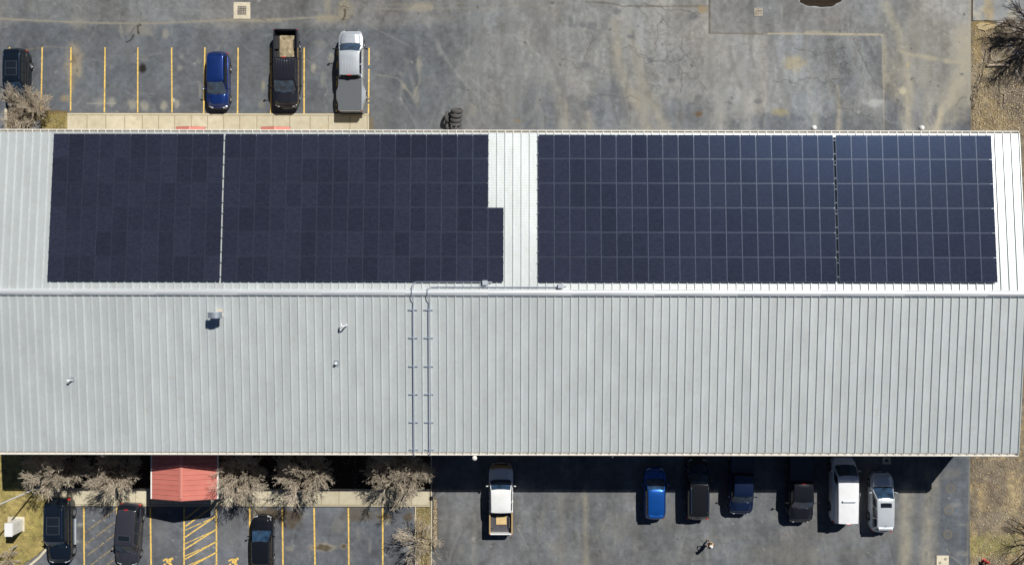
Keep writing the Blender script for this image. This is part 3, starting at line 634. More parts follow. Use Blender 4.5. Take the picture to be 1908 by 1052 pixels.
for sgn in (1, -1):            # box gutters with a strap at each seam
    mb = MB(); y0 = YR + sgn * (HW + .01); y1 = YR + sgn * (HW + .22)
    def yb(a, b, z0, z1, xa=BX0 - .03, xb=BX1 + .03, m=mb): m.box(xa, xb, min(a, b), max(a, b), z0, z1)
    yb(y0, y0 + sgn * .012, HE - .20, HE - .035); yb(y1 - sgn * .06, y1, HE - .18, HE + .0); yb(y0 + sgn * .013, y1 - sgn * .061, HE - .2, HE - .19)
    for x in SEAM: mb.box(x - .025, x + .03, min(y0 - sgn * .012, y1), max(y0 - sgn * .012, y1), HE + .002, HE + .02)
    mb.build('gutter', M['cream'], B)
for x0, x1 in ((BX0 - .16, BX0 - .012), (BX1 + .012, BX1 + .16)):
    mb = MB()
    for sgn in (1, -1):
        ye = YR + sgn * (HW + .2); za = HE - .02
        vs = [(x, y, z) for y, z in ((ye, za), (YR, HR)) for x in (x0, x1) for z in (z + .07, z - .28)]
        mb.add(vs, [(0, 2, 6, 4), (1, 5, 7, 3), (0, 4, 5, 1), (2, 3, 7, 6), (0, 1, 3, 2)])
    mb.build('rake_trim', M['cream'], B)
M['siding'] = mat('tan wall siding', (.45, .40, .31), .6, noise=(3, .08))
mb = MB(); wy0, wy1 = YR - HW + .15, YR + HW - .15
def wall_mesh(mb):
    x = BX0 + .1; pts = []
    while x < BX1 - .1:
        pts += [(x, 0), (x + .18, 0), (x + .21, .03), (x + .27, .03)]; x += .30
    for yy, s in ((wy0, -1), (wy1, 1)):
        mb.grid([[(px_, yy + s * d, 0) for px_, d in pts], [(px_, yy + s * d, HE - .03) for px_, d in pts]])
    for xx in (BX0 + .1, BX1 - .12):
        mb.add([(xx, wy0, 0), (xx, wy1, 0), (xx, wy1, HE - .05), (xx, YR, HR - .06), (xx, wy0, HE - .05)], [(0, 1, 2, 3, 4)])
wall_mesh(mb); mb.build('wall', M['siding'], B, fixn=False)
M['shutter'] = mat('roller door', (.6, .6, .58), .5, bump=None)
for x in (5.0, 11.5, 18.0, 24.5, 31.0):            # roller doors on both long sides
    for yy, s in ((wy0, -1), (wy1, 1)):
        mb = MB(); n = 18
        mb.grid([[(x - 2.1, yy + s * (.06 + .03 * (k % 2)), 4.3 * k / n), (x + 2.1, yy + s * (.06 + .03 * (k % 2)), 4.3 * k / n)] for k in range(n + 1)])
        mb.build('roller_door', M['shutter'], B, fixn=False)
for x in (-27, -19):
    mb = MB(); mb.box(x - .55, x + .55, wy1 + .02, wy1 + .09, .14, 2.3); d = mb.build('door', M['glass'], B)
for x in (-34, -30, -14, -10):
    for yy, s in ((wy0, -1), (wy1, 1)):
        mb = MB(); mb.box(x - .7, x + .7, min(yy + s * .02, yy + s * .08), max(yy + s * .02, yy + s * .08), 1.1, 2.4); mb.build('window', M['glass'], B)
for px_ in (199, 1140):       # downspout elbows peeping out below the eave
    c = P(px_, 849, 5.5); mb = MB(); mb.path([(c.x + .12, YR - HW - .10, HE - .2), (c.x + .1, YR - HW - .12, 6.6), (c.x, YR - HW - .55, 6.2), (c.x, YR - HW - .6, 5.9)], .07)
    mb.build('downspout', M['galv'], B)

# ---------------------------------------------------------------- solar arrays
def cell_mat(name, base):
    m = mat(name, base, .22, 0, coat=0, spec=.34); m.node_tree.nodes['Principled BSDF'].inputs['Specular Tint'].default_value = (.30, .52, 1.0, 1)
    nt, b = node_chain(m); N = nt.nodes; L = nt.links
    tc = N.new('ShaderNodeTexCoord'); oi = N.new('ShaderNodeObjectInfo')
    mp = N.new('ShaderNodeMapping'); mp.inputs['Scale'].default_value = (1 / .19, 1 / .092, 0); L.new(tc.outputs['Object'], mp.inputs[0])
    fr = N.new('ShaderNodeVectorMath'); fr.operation = 'FLOOR'; L.new(mp.outputs[0], fr.inputs[0])
    rv = N.new('ShaderNodeVectorMath'); rv.operation = 'ADD'; L.new(fr.outputs[0], rv.inputs[0]); cb = N.new('ShaderNodeCombineXYZ')
    ml = N.new('ShaderNodeMath'); ml.operation = 'MULTIPLY'; ml.inputs[1].default_value = 91.7; L.new(oi.outputs['Random'], ml.inputs[0]); L.new(ml.outputs[0], cb.inputs[2]); L.new(cb.outputs[0], rv.inputs[1])
    wn_ = N.new('ShaderNodeTexWhiteNoise'); L.new(rv.outputs[0], wn_.inputs['Vector'])
    r = N.new('ShaderNodeMapRange'); r.inputs['To Min'].default_value = .85; r.inputs['To Max'].default_value = 1.15; L.new(wn_.outputs['Value'], r.inputs[0])
    r2 = N.new('ShaderNodeMapRange'); r2.inputs['To Min'].default_value = .86; r2.inputs['To Max'].default_value = 1.14; L.new(oi.outputs['Random'], r2.inputs[0])
    mm = N.new('ShaderNodeMath'); mm.operation = 'MULTIPLY'; L.new(r.outputs[0], mm.inputs[0]); L.new(r2.outputs[0], mm.inputs[1])
    sc = N.new('ShaderNodeVectorMath'); sc.operation = 'SCALE'; sc.inputs[0].default_value = base; L.new(mm.outputs[0], sc.inputs['Scale'])
    ws = N.new('ShaderNodeTexWave'); ws.bands_direction = 'Y'; ws.inputs['Scale'].default_value = 1.72; L.new(tc.outputs['Object'], ws.inputs['Vector'])
    rr = N.new('ShaderNodeMapRange'); rr.inputs['From Min'].default_value = 0; rr.inputs['From Max'].default_value = .2; rr.inputs['To Min'].default_value = .80; rr.inputs['To Max'].default_value = 1; L.new(ws.outputs[0], rr.inputs[0])
    s2 = N.new('ShaderNodeVectorMath'); s2.operation = 'SCALE'; L.new(sc.outputs[0], s2.inputs[0]); L.new(rr.outputs[0], s2.inputs['Scale']); L.new(s2.outputs[0], b.inputs['Base Color'])
    return m
M['cells'] = cell_mat('solar cells', (.026, .029, .048))
M['pframe'] = mat('dark anodised frame', (.06, .076, .115), .42, .5)
slope_rot = Matrix.Rotation(-math.atan(SL), 4, 'X')
PY0, PITCHY = 11.17, 1.852
def panel_mesh(w, h):
    mb = MB(); t = .035; f = .018
    mb.box(-w / 2, w / 2, h / 2 - f, h / 2, 0, t, 1).box(-w / 2, w / 2, -h / 2, -h / 2 + f, 0, t, 1)
    mb.box(-w / 2, -w / 2 + f, -h / 2 + f, h / 2 - f, 0, t, 1).box(w / 2 - f, w / 2, -h / 2 + f, h / 2 - f, 0, t, 1)
    mb.box(-w / 2 + f, w / 2 - f, -h / 2 + f, h / 2 - f, .004, t - .004, 0)
    for q in (-.28, .28): mb.box(w / 2 - .012, w / 2 + .03, q * h - .03, q * h + .03, .02, t + .004, 1)
    return mb
def solar_array(x0, px_, cols, label, extra=None, stuff_from=None):
    root = empty('solar_array', (x0, 0, 0), 0, label, 'solar array', 'solar arrays on the warehouse roof'); h = PITCHY / math.cos(math.atan(SL)) - .022; w = px_ - .018
    base = None; cells = [(c, r_) for c in range(cols) for r_ in range(6)] + (extra or [])
    if stuff_from: cells.sort(key=lambda q: -q[0])          # the columns past the first hundred panels
    for k, (c, r_) in enumerate(cells):
        y = PY0 - PITCHY * (r_ + .5); x = px_ * (c + .5); z = roof_z(y) + .20
        if stuff_from and k >= stuff_from: continue
        if base is None: o = base = panel_mesh(w, h).build('solar_panel', [M['cells'], M['pframe'], M['galv']], root)
        else: o = base.copy(); COL.objects.link(o); o.parent = root
        o.location = (x, y, z); o.rotation_euler = (math.atan(SL) * -1, 0, 0)
    if stuff_from:
        mb = MB()
        for c, r_ in cells[stuff_from:]:
            y = PY0 - PITCHY * (r_ + .5); pm = panel_mesh(w, h); Mx = Matrix.Translation((px_ * (c + .5), y, roof_z(y) + .20)) @ slope_rot
            n = len(mb.v); mb.v += [tuple(Mx @ Vector(v)) for v in pm.v]; mb.f += [tuple(i + n for i in f) for f in pm.f]; mb.m += pm.m
        o = mb.build('solar_panel', [M['cells'], M['pframe'], M['galv']], root); o['kind'] = 'stuff'
    # rails under the panels with their ends and clamps showing in the gaps
    mb = MB(); r = random.Random(int(x0 * 10)); W = px_ * cols
    for r_ in range(6):
        ex = px_ if extra and r_ >= 3 else 0
        for q in (.22, .78):
            y = PY0 - PITCHY * (r_ + q); z = roof_z(y); mb.box(-.07, W + ex + .06, y - .02, y + .02, z + .12, z + .188)
    mb.build('rail', M['galv'], root)
    return root

solar_array(-34.63, 1.168, 11, 'leftmost solar array, eleven columns of dark panels')
solar_array(-21.66, 1.168, 17, 'solar array left of the bare white roof strip, with a half-height extra column', extra=[(17, 3), (17, 4), (17, 5)])
solar_array(1.98, 1.171, 19, 'widest solar array, nineteen navy columns right of the bare white strip', stuff_from=100)
solar_array(24.40, 1.178, 10, 'rightmost solar array, ten columns wide, right of the thin dark gap')

# ---------------------------------------------------------------- things standing on the roof
def rp(px, py, dz=0.0):
    z = 7.8
    for _ in range(5): p = P(px, py, z); z = roof_z(p.y) + dz
    return P(px, py, z)
c = rp(409, 585); t = empty('roof_vent', c, 0, 'large boxy galvanised exhaust hood near the ridge cap', 'roof vent')
t.location = (c.x, c.y, roof_z(c.y))
mb = MB(); mb.box(-.24, .24, -.16, .16, -.05, .95); mb.build('duct', M['galv'], t)
M['hood'] = mat('weathered galvanised hood', (.38, .43, .48), .42, .55, noise=(3, .12))
mb = MB(); n = 12; rows = []
for i in range(n + 1):
    a = PI * (1 - i / n); rows.append([(-.02 + .52 * math.cos(a) * (1), -.30, .95 + .42 * math.sin(a)), (-.02 + .52 * math.cos(a), .12, .95 + .42 * math.sin(a))])
mb.grid(rows); mb.add([rw[0] for rw in rows], [tuple(range(n + 1))]); mb.add([rw[1] for rw in rows], [tuple(range(n + 1))]); mb.add([(-.54, -.3, .95), (.50, -.3, .95), (.50, .12, .95), (-.54, .12, .95)], [(0, 1, 2, 3)])
mb.build('hood', M['hood'], t, smooth=True); mb = MB(); mb.box(-.36, .36, -.26, .38, -.03, .03); mb.build('flashing', mat('tan sealant', (.5, .45, .36), .8, noise=(6, .2)), t)
c = rp(645, 607); c.z = roof_z(c.y); t = empty('roof_vent', c, 0, 'white gooseneck pipe vent right of the exhaust hood', 'roof vent')
mb = MB(); mb.path([(0, 0, -.05), (0, 0, .62), (-.04, -.02, .70), (-.12, -.04, .74), (-.2, -.02, .72), (-.24, .1, .66), (-.24, .16, .56)], .055); mb.build('pipe', M['white'], t, smooth=True)
mb = MB(); mb.lathe([(0, .05), (.08, .05), (.14, .01), (.16, -.02)], n=16); mb.build('flashing', M['galv'], t)
c = rp(627, 677); c.z = roof_z(c.y); t = empty('roof_vent', c, 0, 'short capped vent on square flashing, below the gooseneck vent', 'roof vent')
mb = MB(); mb.box(-.2, .2, -.24, .24, -.02, .02); mb.build('flashing', M['hood'], t, bevel=.01)
mb = MB(); mb.lathe([(.13, 0), (.1, .06), (.06, .1), (.06, .3)], n=16); mb.build('pipe', M['galv'], t, smooth=True)
mb = MB(); mb.lathe([(0, .42), (.06, .41), (.1, .36), (.11, .29), (.07, .28)], n=16); mb.build('cap', M['white'], t, smooth=True)
c = rp(135, 709); c.z = roof_z(c.y); t = empty('roof_vent', c, 0, 'thin white pipe vent alone on the far left roof slope', 'roof vent')
mb = MB(); mb.tube((0, 0, -.05), (0, 0, .5), .06, n=12).tube((0, 0, .45), (-.16, .0, .55), .07, n=12); mb.build('pipe', M['white'], t); mb = MB(); mb.box(-.14, .16, -.16, .2, -.02, .018); mb.build('flashing', M['hood'], t)
for px_, lab in ((1517, 'left'), (1718, 'right')):
    c = P(px_, 241, 6.9); t = empty('turbine_vent', (c.x, YR + HW + .50, 6.3), 0, 'round white exhaust cap at the top gutter, %s' % ('above the widest solar array' if lab == 'left' else 'above the rightmost solar array'), 'exhaust cap', 'white exhaust caps along the top eave')
    mb = MB(); mb.tube((0, -.6, .05), (0, 0, .05), .08, n=12); mb.tube((0, 0, .0), (0, 0, .5), .10, n=14); mb.build('pipe', M['galv'], t)
    mb = MB(); mb.lathe([(0, .68), (.10, .67), (.18, .6), (.2, .52), (.17, .5), (.17, .44), (.2, .42), (.2, .36), (.1, .35)], n=20); mb.build('cap', M['white'], t, smooth=True)
c = P(885, 853, 8.1); t = empty('wall_lamp', (c.x, c.y, 8.1), 0, 'round cream lamp on an arm at the eave above the white pickup', 'wall lamp')
mb = MB(); mb.ball((0, 0, 0), .19, (1, 1, .7)); mb.build('lamp_shade', M['cream'], t, smooth='all'); a_ = P(888, 846, 7.2) - c; mb = MB(); mb.path([(0, .02, -.05), a_ * .5 + Vector((0, 0, .1)), a_], .03); mb.build('arm', M['cream'], t)

# conduits down the lower slope
def conduit(xp, label, route, boxpx):
    t = empty('conduit', (0, 0, 0), 0, label, 'conduit', 'electrical conduits crossing the roof')
    mb = MB(); mb.path(route, .034, 10); mb.build('pipe', M['conduit'], t, smooth=True)
    x = route[-1][0]
    for py in (577, 629, 682, 734, 786, 837):
        q = rp(xp, py); z = roof_z(q.y); mb = MB(); mb.box(x - .36, x + .33, q.y - .035, q.y + .035, z + .078, z + .13); mb.box(x - .07, x + .07, q.y - .05, q.y + .05, z + .131, z + .15); mb.build('bracket', M['conduit'], t)
    return t
def route(xs, yjoin, xend):
    zz = lambda y: roof_z(y) + .165
    x2 = rp(xs, 700).x; ye = YR - HW - .25
    return [(rp(xend, 530).x, yjoin, zz(yjoin)), (x2 + .25, yjoin, zz(yjoin)), (x2, yjoin - .22, zz(yjoin) + .02), (x2 - .05, YR + .35, HR + .34), (x2 - .05, YR, HR + .38), (x2 - .03, YR - .38, HR + .30), (x2 + .04, YR - .7, zz(YR - .7)), (x2, YR - 1.6, zz(YR - 1.6)), (x2, ye + .2, HE + .19), (x2, ye, HE + .08), (x2, ye - .02, HE - .5), (x2, wy0 - .1, HE - .9)]
conduit(771, 'left one of the two grey conduits down the lower roof slope', route(771, rp(771, 525).y, 905), None)
conduit(800, 'right one of the two grey conduits down the lower roof slope', route(800, rp(800, 534).y, 1050), None)
for px_, py, lab in ((904, 526.5, 'left junction box, touching the solar array above the conduits'), (1044, 532, 'right junction box, below the widest solar array')):
    c = rp(px_, py); t = empty('junction_box', (c.x, c.y, roof_z(c.y)), 0, lab, 'junction box'); mb = MB(); mb.box(-.17, .17, -.15, .15, .08, .36); mb.build('box', M['white'], t, bevel=.015)
    mb = MB(); mb.box(-.19, .19, -.17, .17, .361, .375); mb.build('lid', M['galv'], t); mb = MB(); mb.tube((.15, .03, .2), (.5, .03, .18), .035).tube((-.3, -.1, .1), (.3, -.1, .1), .025); mb.build('pipe', M['galv'], t)

# ---------------------------------------------------------------- vehicles
def paint(name, c, metal=.2, rough=.32):
    return mat(name, c, rough if max(c) > .03 else .22, metal if max(c) > .03 else 0, coat=1.0, spec=.15 if max(c) < .03 else .5, noise=(1.3, .05))
def interp(ctrl, y):
    ys = [c[0] for c in ctrl]; zs = [c[1] for c in ctrl]; return float(np.interp(y, ys, zs))

def wheel(parent, x, y, r, side, width=.24, rim=None, dual=False):
    w = width * (2.1 if dual else 1); mb = MB(); s = side
    prof = [(r * .62, 0.0), (r * .70, .015 * s), (r * .94, .0), (r * .99, -.03 * s), (r, -w / 2 * s), (r * .99, -(w - .03) * s), (r * .94, -w * s), (r * .6, -w * s), (r * .6, -.12 * s)]
    mb.lathe(prof, axis='x', n=28, closed=True); o = mb.build('wheel', M['tyre'], parent, smooth=True, loc=(x, y, r))
    mb = MB(); q = r * .64
    mb.lathe([(q, -.005 * s), (q * .93, -.012 * s), (q * .92, -.1 * s), (0, -.11 * s)], axis='x', n=28)
    for k in range(6):
        a = k * PI / 3; rot = Matrix.Rotation(a, 3, 'X'); mb.box(min(-.10 * s, -.03 * s), max(-.10 * s, -.03 * s), -.045, .045, .03, q * .94, 0, rot)
    mb.lathe([(0, -.012 * s), (q * .2, -.02 * s), (q * .24, -.09 * s)], axis='x', n=12)
    mb.build('rim', rim or M['rim'], o, smooth=True)
    return o

def vehicle(kind, label, cat, px, py, down, col, L=4.7, W=1.85, H=1.65, name='parked_car', rot=0, metal=.2, rough=.32, wsb=1.15, wsr=1.95, rr=4.3, rb=4.65,
            belt=1.02, hood=.98, nose=.72, roofw=.62, tyre=.35, rimm=None, extras=(), bed=None, roofcol=None, tail=None, under=None, group='cars and trucks parked around the warehouse', fw=.9, rw=.85, roofcrown=.05, glassname='screen', lowcol=None):
    """distances wsb.. run from the nose backwards; +y is forward"""
    c = P(px, py); t = empty(name, c, (PI if down else 0) + math.radians(rot), label, cat, group)
    pm = paint('car paint', col, metal, rough); rm = pm if roofcol is None else paint('roof paint', roofcol, .1); Y0 = L / 2
    lm = pm if lowcol is None else paint('lower paint', lowcol, .15)
    Fy = lambda d: Y0 - d
    pick = bed is not None; body_end = Y0 - (rr + .12) if pick else -Y0
    zt = [(-Y0, .62), (-Y0 + .04, .82), (-Y0 + .12, (tail or belt) - .06), (-Y0 + .3, tail or belt), (Fy(rb) + .1, belt), (Fy(wsb) - .5, belt), (Fy(wsb), (belt + hood) / 2), (Fy(wsb) + .12, hood), (Fy(.42), hood - .06), (Fy(.16), nose + .1), (Fy(.05), nose), (Y0, nose - .18)]
    if pick: zt = [(-Y0, belt), (Fy(wsb) - .3, belt), (Fy(wsb), (belt + hood) / 2), (Fy(wsb) + .15, hood), (Fy(.35), hood - .04), (Fy(.12), nose + .12), (Fy(.04), nose), (Y0, nose - .2)]
    ax = (Fy(fw), -Y0 + rw + tyre)         # axles
    arch_r = tyre + .065
    def zb(y):
        z = .24 + .10 * max(0, (abs(y) - Y0 + .4) / .4)
        for a in ax:
            d = abs(y - a)
            if d < arch_r: z = max(z, tyre + math.sqrt(arch_r ** 2 - d * d))
        return z
    nose_r = .34 if not pick else .26; tail_r = .26 if kind not in ('van',) else .16
    def hw(y):
        f = 1.0; d = Y0 - y
        if d < .95: f -= nose_r * (1 - d / .95) ** 2.4
        d = y + Y0
        if d < .75: f -= tail_r * (1 - d / .75) ** 2.4
        # slight waist
        return W / 2 * f * (1 - .012 * math.cos(2 * PI * y / L))
    prof_f = (0, .45, .78, .92, .985, 1.0, 1.0, .985, .94)
    crown = .055
    ys = set(); y = body_end
    while y < Y0: ys.add(round(y, 3)); y += .16
    for a in ax:
        for q in range(-6, 7): ys.add(round(a + arch_r * math.sin(q * PI / 12), 3))
        ys.add(round(a - arch_r - .01, 3)); ys.add(round(a + arch_r + .01, 3))
    for d in (0, .02, .05, .1, .16, .24, .34, .45, .6): ys.add(round(Y0 - d, 3)); 
    if not pick:
        for d in (0, .02, .05, .1, .16, .24, .34): ys.add(round(-Y0 + d, 3))
    ys = sorted(v for v in ys if body_end - 1e-4 <= v <= Y0)
    rows = []
    for y in ys:
        w = hw(y); z1 = interp(zt, y); z0 = min(zb(y), z1 - .12); sh = z1 - min(.16, (z1 - z0) * .4)
        zz = [z1 + crown, z1 + crown * .8, z1 + crown * .39, z1 + crown * .0, z1 - .05 * min(1, (z1 - z0) * 2), sh, z0 + (sh - z0) * .45, z0 + .04 * min(1, (sh - z0) * 3), z0]
        half = [(f * w, y, z) for f, z in zip(prof_f, zz)]
        rows.append([(-p[0], p[1], p[2]) for p in reversed(half)] + half[1:])
    mb = MB(); mb.grid(rows)
    n = len(rows[0]); m = len(rows)
    mb.f.append(tuple(range(n))); mb.m.append(0); mb.f.append(tuple((m - 1) * n + i for i in range(n))); mb.m.append(0)
    for i in range(m - 1): mb.f.append((i * n, (i + 1) * n, (i + 1) * n + n - 1, i * n + n - 1)); mb.m.append(0)
    mb.build('body', lm, t, smooth=True)
    # hood panel with its shut line
    def top(y, s, off): return (s * hw(y), y, interp(zt, y) + crown * (1 - s * s) + off)
    hy = [Fy(wsb) + .10 + (wsb - .10 - .26) * k / 8 for k in range(9)]; sg = [-.84, -.6, -.56, -.3, 0, .3, .56, .6, .84]
    rise = {-.56: .018, .56: .018, -.3: .012, .3: .012, 0: .014}
    rows = []
    for k, y in enumerate(hy):
        e = .0 if k in (0, 8) else 1
        rows.append([top(y, s * (1 - .10 * (k / 8) ** 3), .016 + rise.get(s, 0) * e) for s in sg])
    mb = MB(); mb.grid(rows); mb.build('hood', pm, t, smooth='all', solid=-.02)
    if 'nosecap' in extras:
        mb = MB(); mb.grid([[top(Fy(d), q, .010) for q in (-.98, -.9, -.6, -.3, 0, .3, .6, .9, .98)] for d in (.34, .27, .2, .12, .05, .012)]); mb.build('nose_cap', paint('tan paint', (.42, .24, .09), .2), t, smooth='all')
    # ---- cabin
    wb = W / 2 * .93; wr = W / 2 * roofw * 1.16; y_fb, y_fr, y_rr, y_rb = Fy(wsb), Fy(wsr), Fy(rr), Fy(rb); zB = belt - .02; zR = H
    bulF, bulR = .18, (.16 if kind in ('suv', 'car', 'minivan') else .02)
    def front(s, v): return Vector((s * (wb + (wr - wb) * v), y_fb + (y_fr - y_fb) * v + (bulF * (1 - v) + .07 * v) * (1 - s * s), zB + (zR - zB) * v + .0))
    def rear(s, v): return Vector((s * (wb * .97 + (wr * .96 - wb * .97) * v), y_rb + (y_rr - y_rb) * v - (bulR * (1 - v) + .04 * v) * (1 - s * s), zB + (zR - .04 - zB) * v))
    def side(sg_, s, v):
        a = rear(sg_, v); b = front(sg_, v); p = a + (b - a) * s; p.x += sg_ * .05 * math.sin(PI * v) * 1.0; p.z += .035 * math.sin(PI * s) * v; return p
    def roof(s, q):
        a = rear(s, 1); b = front(s, 1); p = a + (b - a) * q; p.z += .035 * math.sin(PI * q) + roofcrown * (1 - abs(s) ** 2.5) * min(1, 6 * min(q, 1 - q)); return p
    mb = MB(); K = 9; S = [-1 + 2 * i / (K - 1) for i in range(K)]; V = [0, .2, .4, .6, .8, 1]; Q = [i / 14 for i in range(15)]
    mb.grid([[front(s, v) for s in S] for v in V]); mb.grid([[rear(s, v) for s in S] for v in V])
    for sg_ in (-1, 1): mb.grid([[side(sg_, q, v) for q in Q] for v in V])
    mb.grid([[roof(s, q) for s in S] for q in Q])
    mb.build('cabin', rm, t, smooth=True, weld=True, bevel=.035)
    def patch(fn, a0, a1, b0, b1, name, m, off=.008, na=8, nb=5, par=None):
        rows = []
        for j in range(nb + 1):
            v = b0 + (b1 - b0) * j / nb; row = []
            for i in range(na + 1):
                s = a0 + (a1 - a0) * i / na; p = fn(s, v); e = 1e-3
                nrm = (fn(s + e, v) - p).cross(fn(s, v + e) - p)
                if nrm.length < 1e-12: nrm = Vector((0, 0, 1))
                nrm.normalize(); cen = Vector((0, (y_fb + y_rb) / 2, zB))
                if nrm.dot(p - cen) < 0: nrm = -nrm
                row.append(p + nrm * off)
            rows.append(row)
        mb = MB(); mb.grid(rows); return mb.build(name, m, par or t, smooth='all')
    patch(front, -.93, .93, .02, .93, 'windscreen', M[glassname], .022)
    if kind != 'van': patch(rear, -.86, .86, .30 if kind != 'pickup' else .25, .92, 'rear_window', M['glass'], .02)
    segs = {'suv': [(.06, .30), (.33, .62), (.65, .95)], 'car': [(.05, .2), (.24, .56), (.60, .93)], 'pickup': [(.08, .40), (.46, .93)], 'cab': [(.08, .28), (.34, .93)], 'van': [(.80, .965)], 'minivan': [(.04, .30), (.33, .60), (.63, .90)]}[kind if kind in ('suv', 'car', 'van', 'minivan') else kind]
    for sg_ in (-1, 1):
        for a, b in segs: patch(lambda s, v, g=sg_: side(g, s, v), a, b, .16, .86, 'side_window', M['glass'], .014)
    # mirrors
    for sg_ in (-1, 1):
        big = 'towmirror' in extras; mb = MB(); x0 = sg_ * (wb * .98); ym = y_fb - .30; z = belt + .06; x1 = sg_ * (W / 2 + (.34 if big else .15))
        mb.tube((x0, ym, z), (x1, ym - .03, z + .05), .025, n=6); mb.ball((x1, ym - .05, z + .09), .1, (1.15 if not big else 1.0, .55, .85 if not big else 1.7), 10)
        mb.build('mirror', M['trim'] if 'blackmirror' in extras or big else pm, t, smooth='all')
    # wheels
    fxo = .02
    for a, dualy in ((ax[0], False), (ax[1], 'dually' in extras)):
        for sg_ in (-1, 1): wheel(t, sg_ * ((W / 2 - .02) if not dualy else W / 2 + .17), a, tyre, sg_, rim=rimm, dual=dualy)
    # lamps, bumpers, grille, plates
    for sg_ in (-1, 1):
        w = hw(Fy(.16)); rotz = Matrix.Rotation(sg_ * -.45, 3, 'Z')
        mb = MB(); mb.box(-.19, .19, -.10, .10, -.07, .07, rot=rotz, at=(sg_ * (w - .17), Fy(.17), nose + .03)); mb.build('headlight', M['headlamp'], t, bevel=.03)
        if not pick:
            mb = MB(); w = hw(-Y0 + .1); mb.box(-.10, .10, -.11, .11, -.15, .15, rot=Matrix.Rotation(sg_ * .5, 3, 'Z'), at=(sg_ * (w - .05), -Y0 + .10, (tail or belt) - .26)); mb.build('tail_light', M['redlamp'], t, bevel=.03)
    mb = MB(); gw = hw(Y0 - .03) - .2; mb.box(-gw, gw, Y0 - .08, Y0 + .025, nose - .22, nose - .02); mb.build('grille', M['trim'] if 'chromegrille' not in extras else M['chrome'], t, bevel=.03)
    mb = MB(); rows = []                     # bumper follows the nose
    for i in range(13):
        s = -1 + i / 6; x = s * (hw(Fy(.1)) - .04); yy = Y0 + .05 - .26 * abs(s) ** 2.6; rows.append([(x, yy - .10, .34), (x, yy, .36), (x, yy + .01, .54), (x, yy - .12, .56)])
    mb.grid(rows); mb.build('bumper', M['chrome'] if 'chromebumper' in extras else (M['trim'] if 'darkbumper' in extras else lm), t, smooth=True, bevel=.01)
    mb = MB()
    for sg_ in (-.45, .35):
        p = front(sg_, .03); q = front(sg_ + .42, .10); mb.tube(p + Vector((0, .02, .03)), q + Vector((0, .02, .03)), .012, n=5)
    mb.box(-wb * .8, wb * .8, y_fb + .05, y_fb + .13, belt - .03, belt + .005); mb.build('wiper', M['trim'], t)
    for sg_ in (-1, 1):
        for q in ((.34, .62) if kind not in ('cab', 'van') else (.42,)):
            p = side(sg_, q, 0); mb = MB(); mb.box(-.012, .012, -.09, .09, -.015, .015, at=(sg_ * (hw(p.y) + .008), p.y, belt - .17)); mb.build('door_handle', M['chrome'] if 'chromegrille' in extras else pm, t, bevel=.008)
    # ---- extras on the roof
    if 'sunroof' in extras or 'panoroof' in extras:
        rng_ = [(.72, .86)] if 'sunroof' in extras else [(.34, .56), (.575, .80)]
        for a, b in rng_: patch(lambda s, q: roof(s, q), -.67, .67, a - .012, b + .012, 'sunroof_frame', M['framegrey'], .003)
        for a, b in rng_: patch(lambda s, q: roof(s, q), -.62, .62, a, b, 'sunroof', M['glass'], .006)
    if 'rails' in extras:
        for s in (-.9, .9):
            mb = MB(); pts = [roof(s, .08) + Vector((0, 0, -.0)), roof(s, .14) + Vector((0, 0, .06)), roof(s, .5) + Vector((0, 0, .06)), roof(s, .86) + Vector((0, 0, .06)), roof(s, .93)]; mb.path(pts, .02, 6); mb.build('roof_rail', M['chrome'], t)
    if 'ribs' in extras:
        for s in (-.66, -.38, -.1, .18, .46, .7):
            mb = MB(); pts = [roof(s, .06), roof(s, .2), roof(s, .4), roof(s, .58)]; 
            mb.grid([[p + Vector((-.022, 0, .002)), p + Vector((-.01, 0, .016)), p + Vector((.01, 0, .016)), p + Vector((.022, 0, .002))] for p in pts]); mb.build('roof_rib', rm, t, smooth='all')
    if 'fin' in extras:
        p = roof(0, .10); mb = MB(); mb.ball(p + Vector((0, 0, .03)), .09, (.25, .9, .5), 8); mb.build('antenna', pm if 'fin' in extras else M['trim'], t, smooth='all')
    if 'rack' in extras:
        mb = MB(); p = roof(0, .48); mb.box(-.54, .54, p.y - .06, p.y + .06, p.z + .09, p.z + .14); mb.box(-.52, -.44, p.y - .06, p.y + .06, p.z - .01, p.z + .089); mb.box(.44, .52, p.y - .06, p.y + .06, p.z - .01, p.z + .089); mb.build('roof_bar', M['galv'], t, bevel=.01)
    if 'brakelamp' in extras:
        p = rear(0, .97); mb = MB(); mb.box(-.16, .16, p.y - .05, p.y + .03, p.z - .03, p.z + .035); mb.build('brake_light', M['redlamp'], t, bevel=.01)
    if 'spoiler' in extras:
        p = rear(0, 1); mb = MB(); mb.box(-wr * .85, wr * .85, p.y - .16, p.y + .05, p.z - .04, p.z + .01); mb.build('spoiler', pm, t, bevel=.015)
    if 'steps' in extras:
        for sg_ in (-1, 1):
            mb = MB(); mb.box(min(sg_ * (W / 2 - .06), sg_ * (W / 2 + .12)), max(sg_ * (W / 2 - .06), sg_ * (W / 2 + .12)), ax[1] + .55, ax[0] - .5, .36, .41)
            for k in range(14): yk = ax[1] + .7 + k * (ax[0] - ax[1] - 1.4) / 14; mb.box(min(sg_ * (W / 2), sg_ * (W / 2 + .10)), max(sg_ * (W / 2), sg_ * (W / 2 + .10)), yk, yk + .06, .411, .425)
            mb.build('running_board', M['galv'] if 'silverstep' in extras else M['trim'], t)
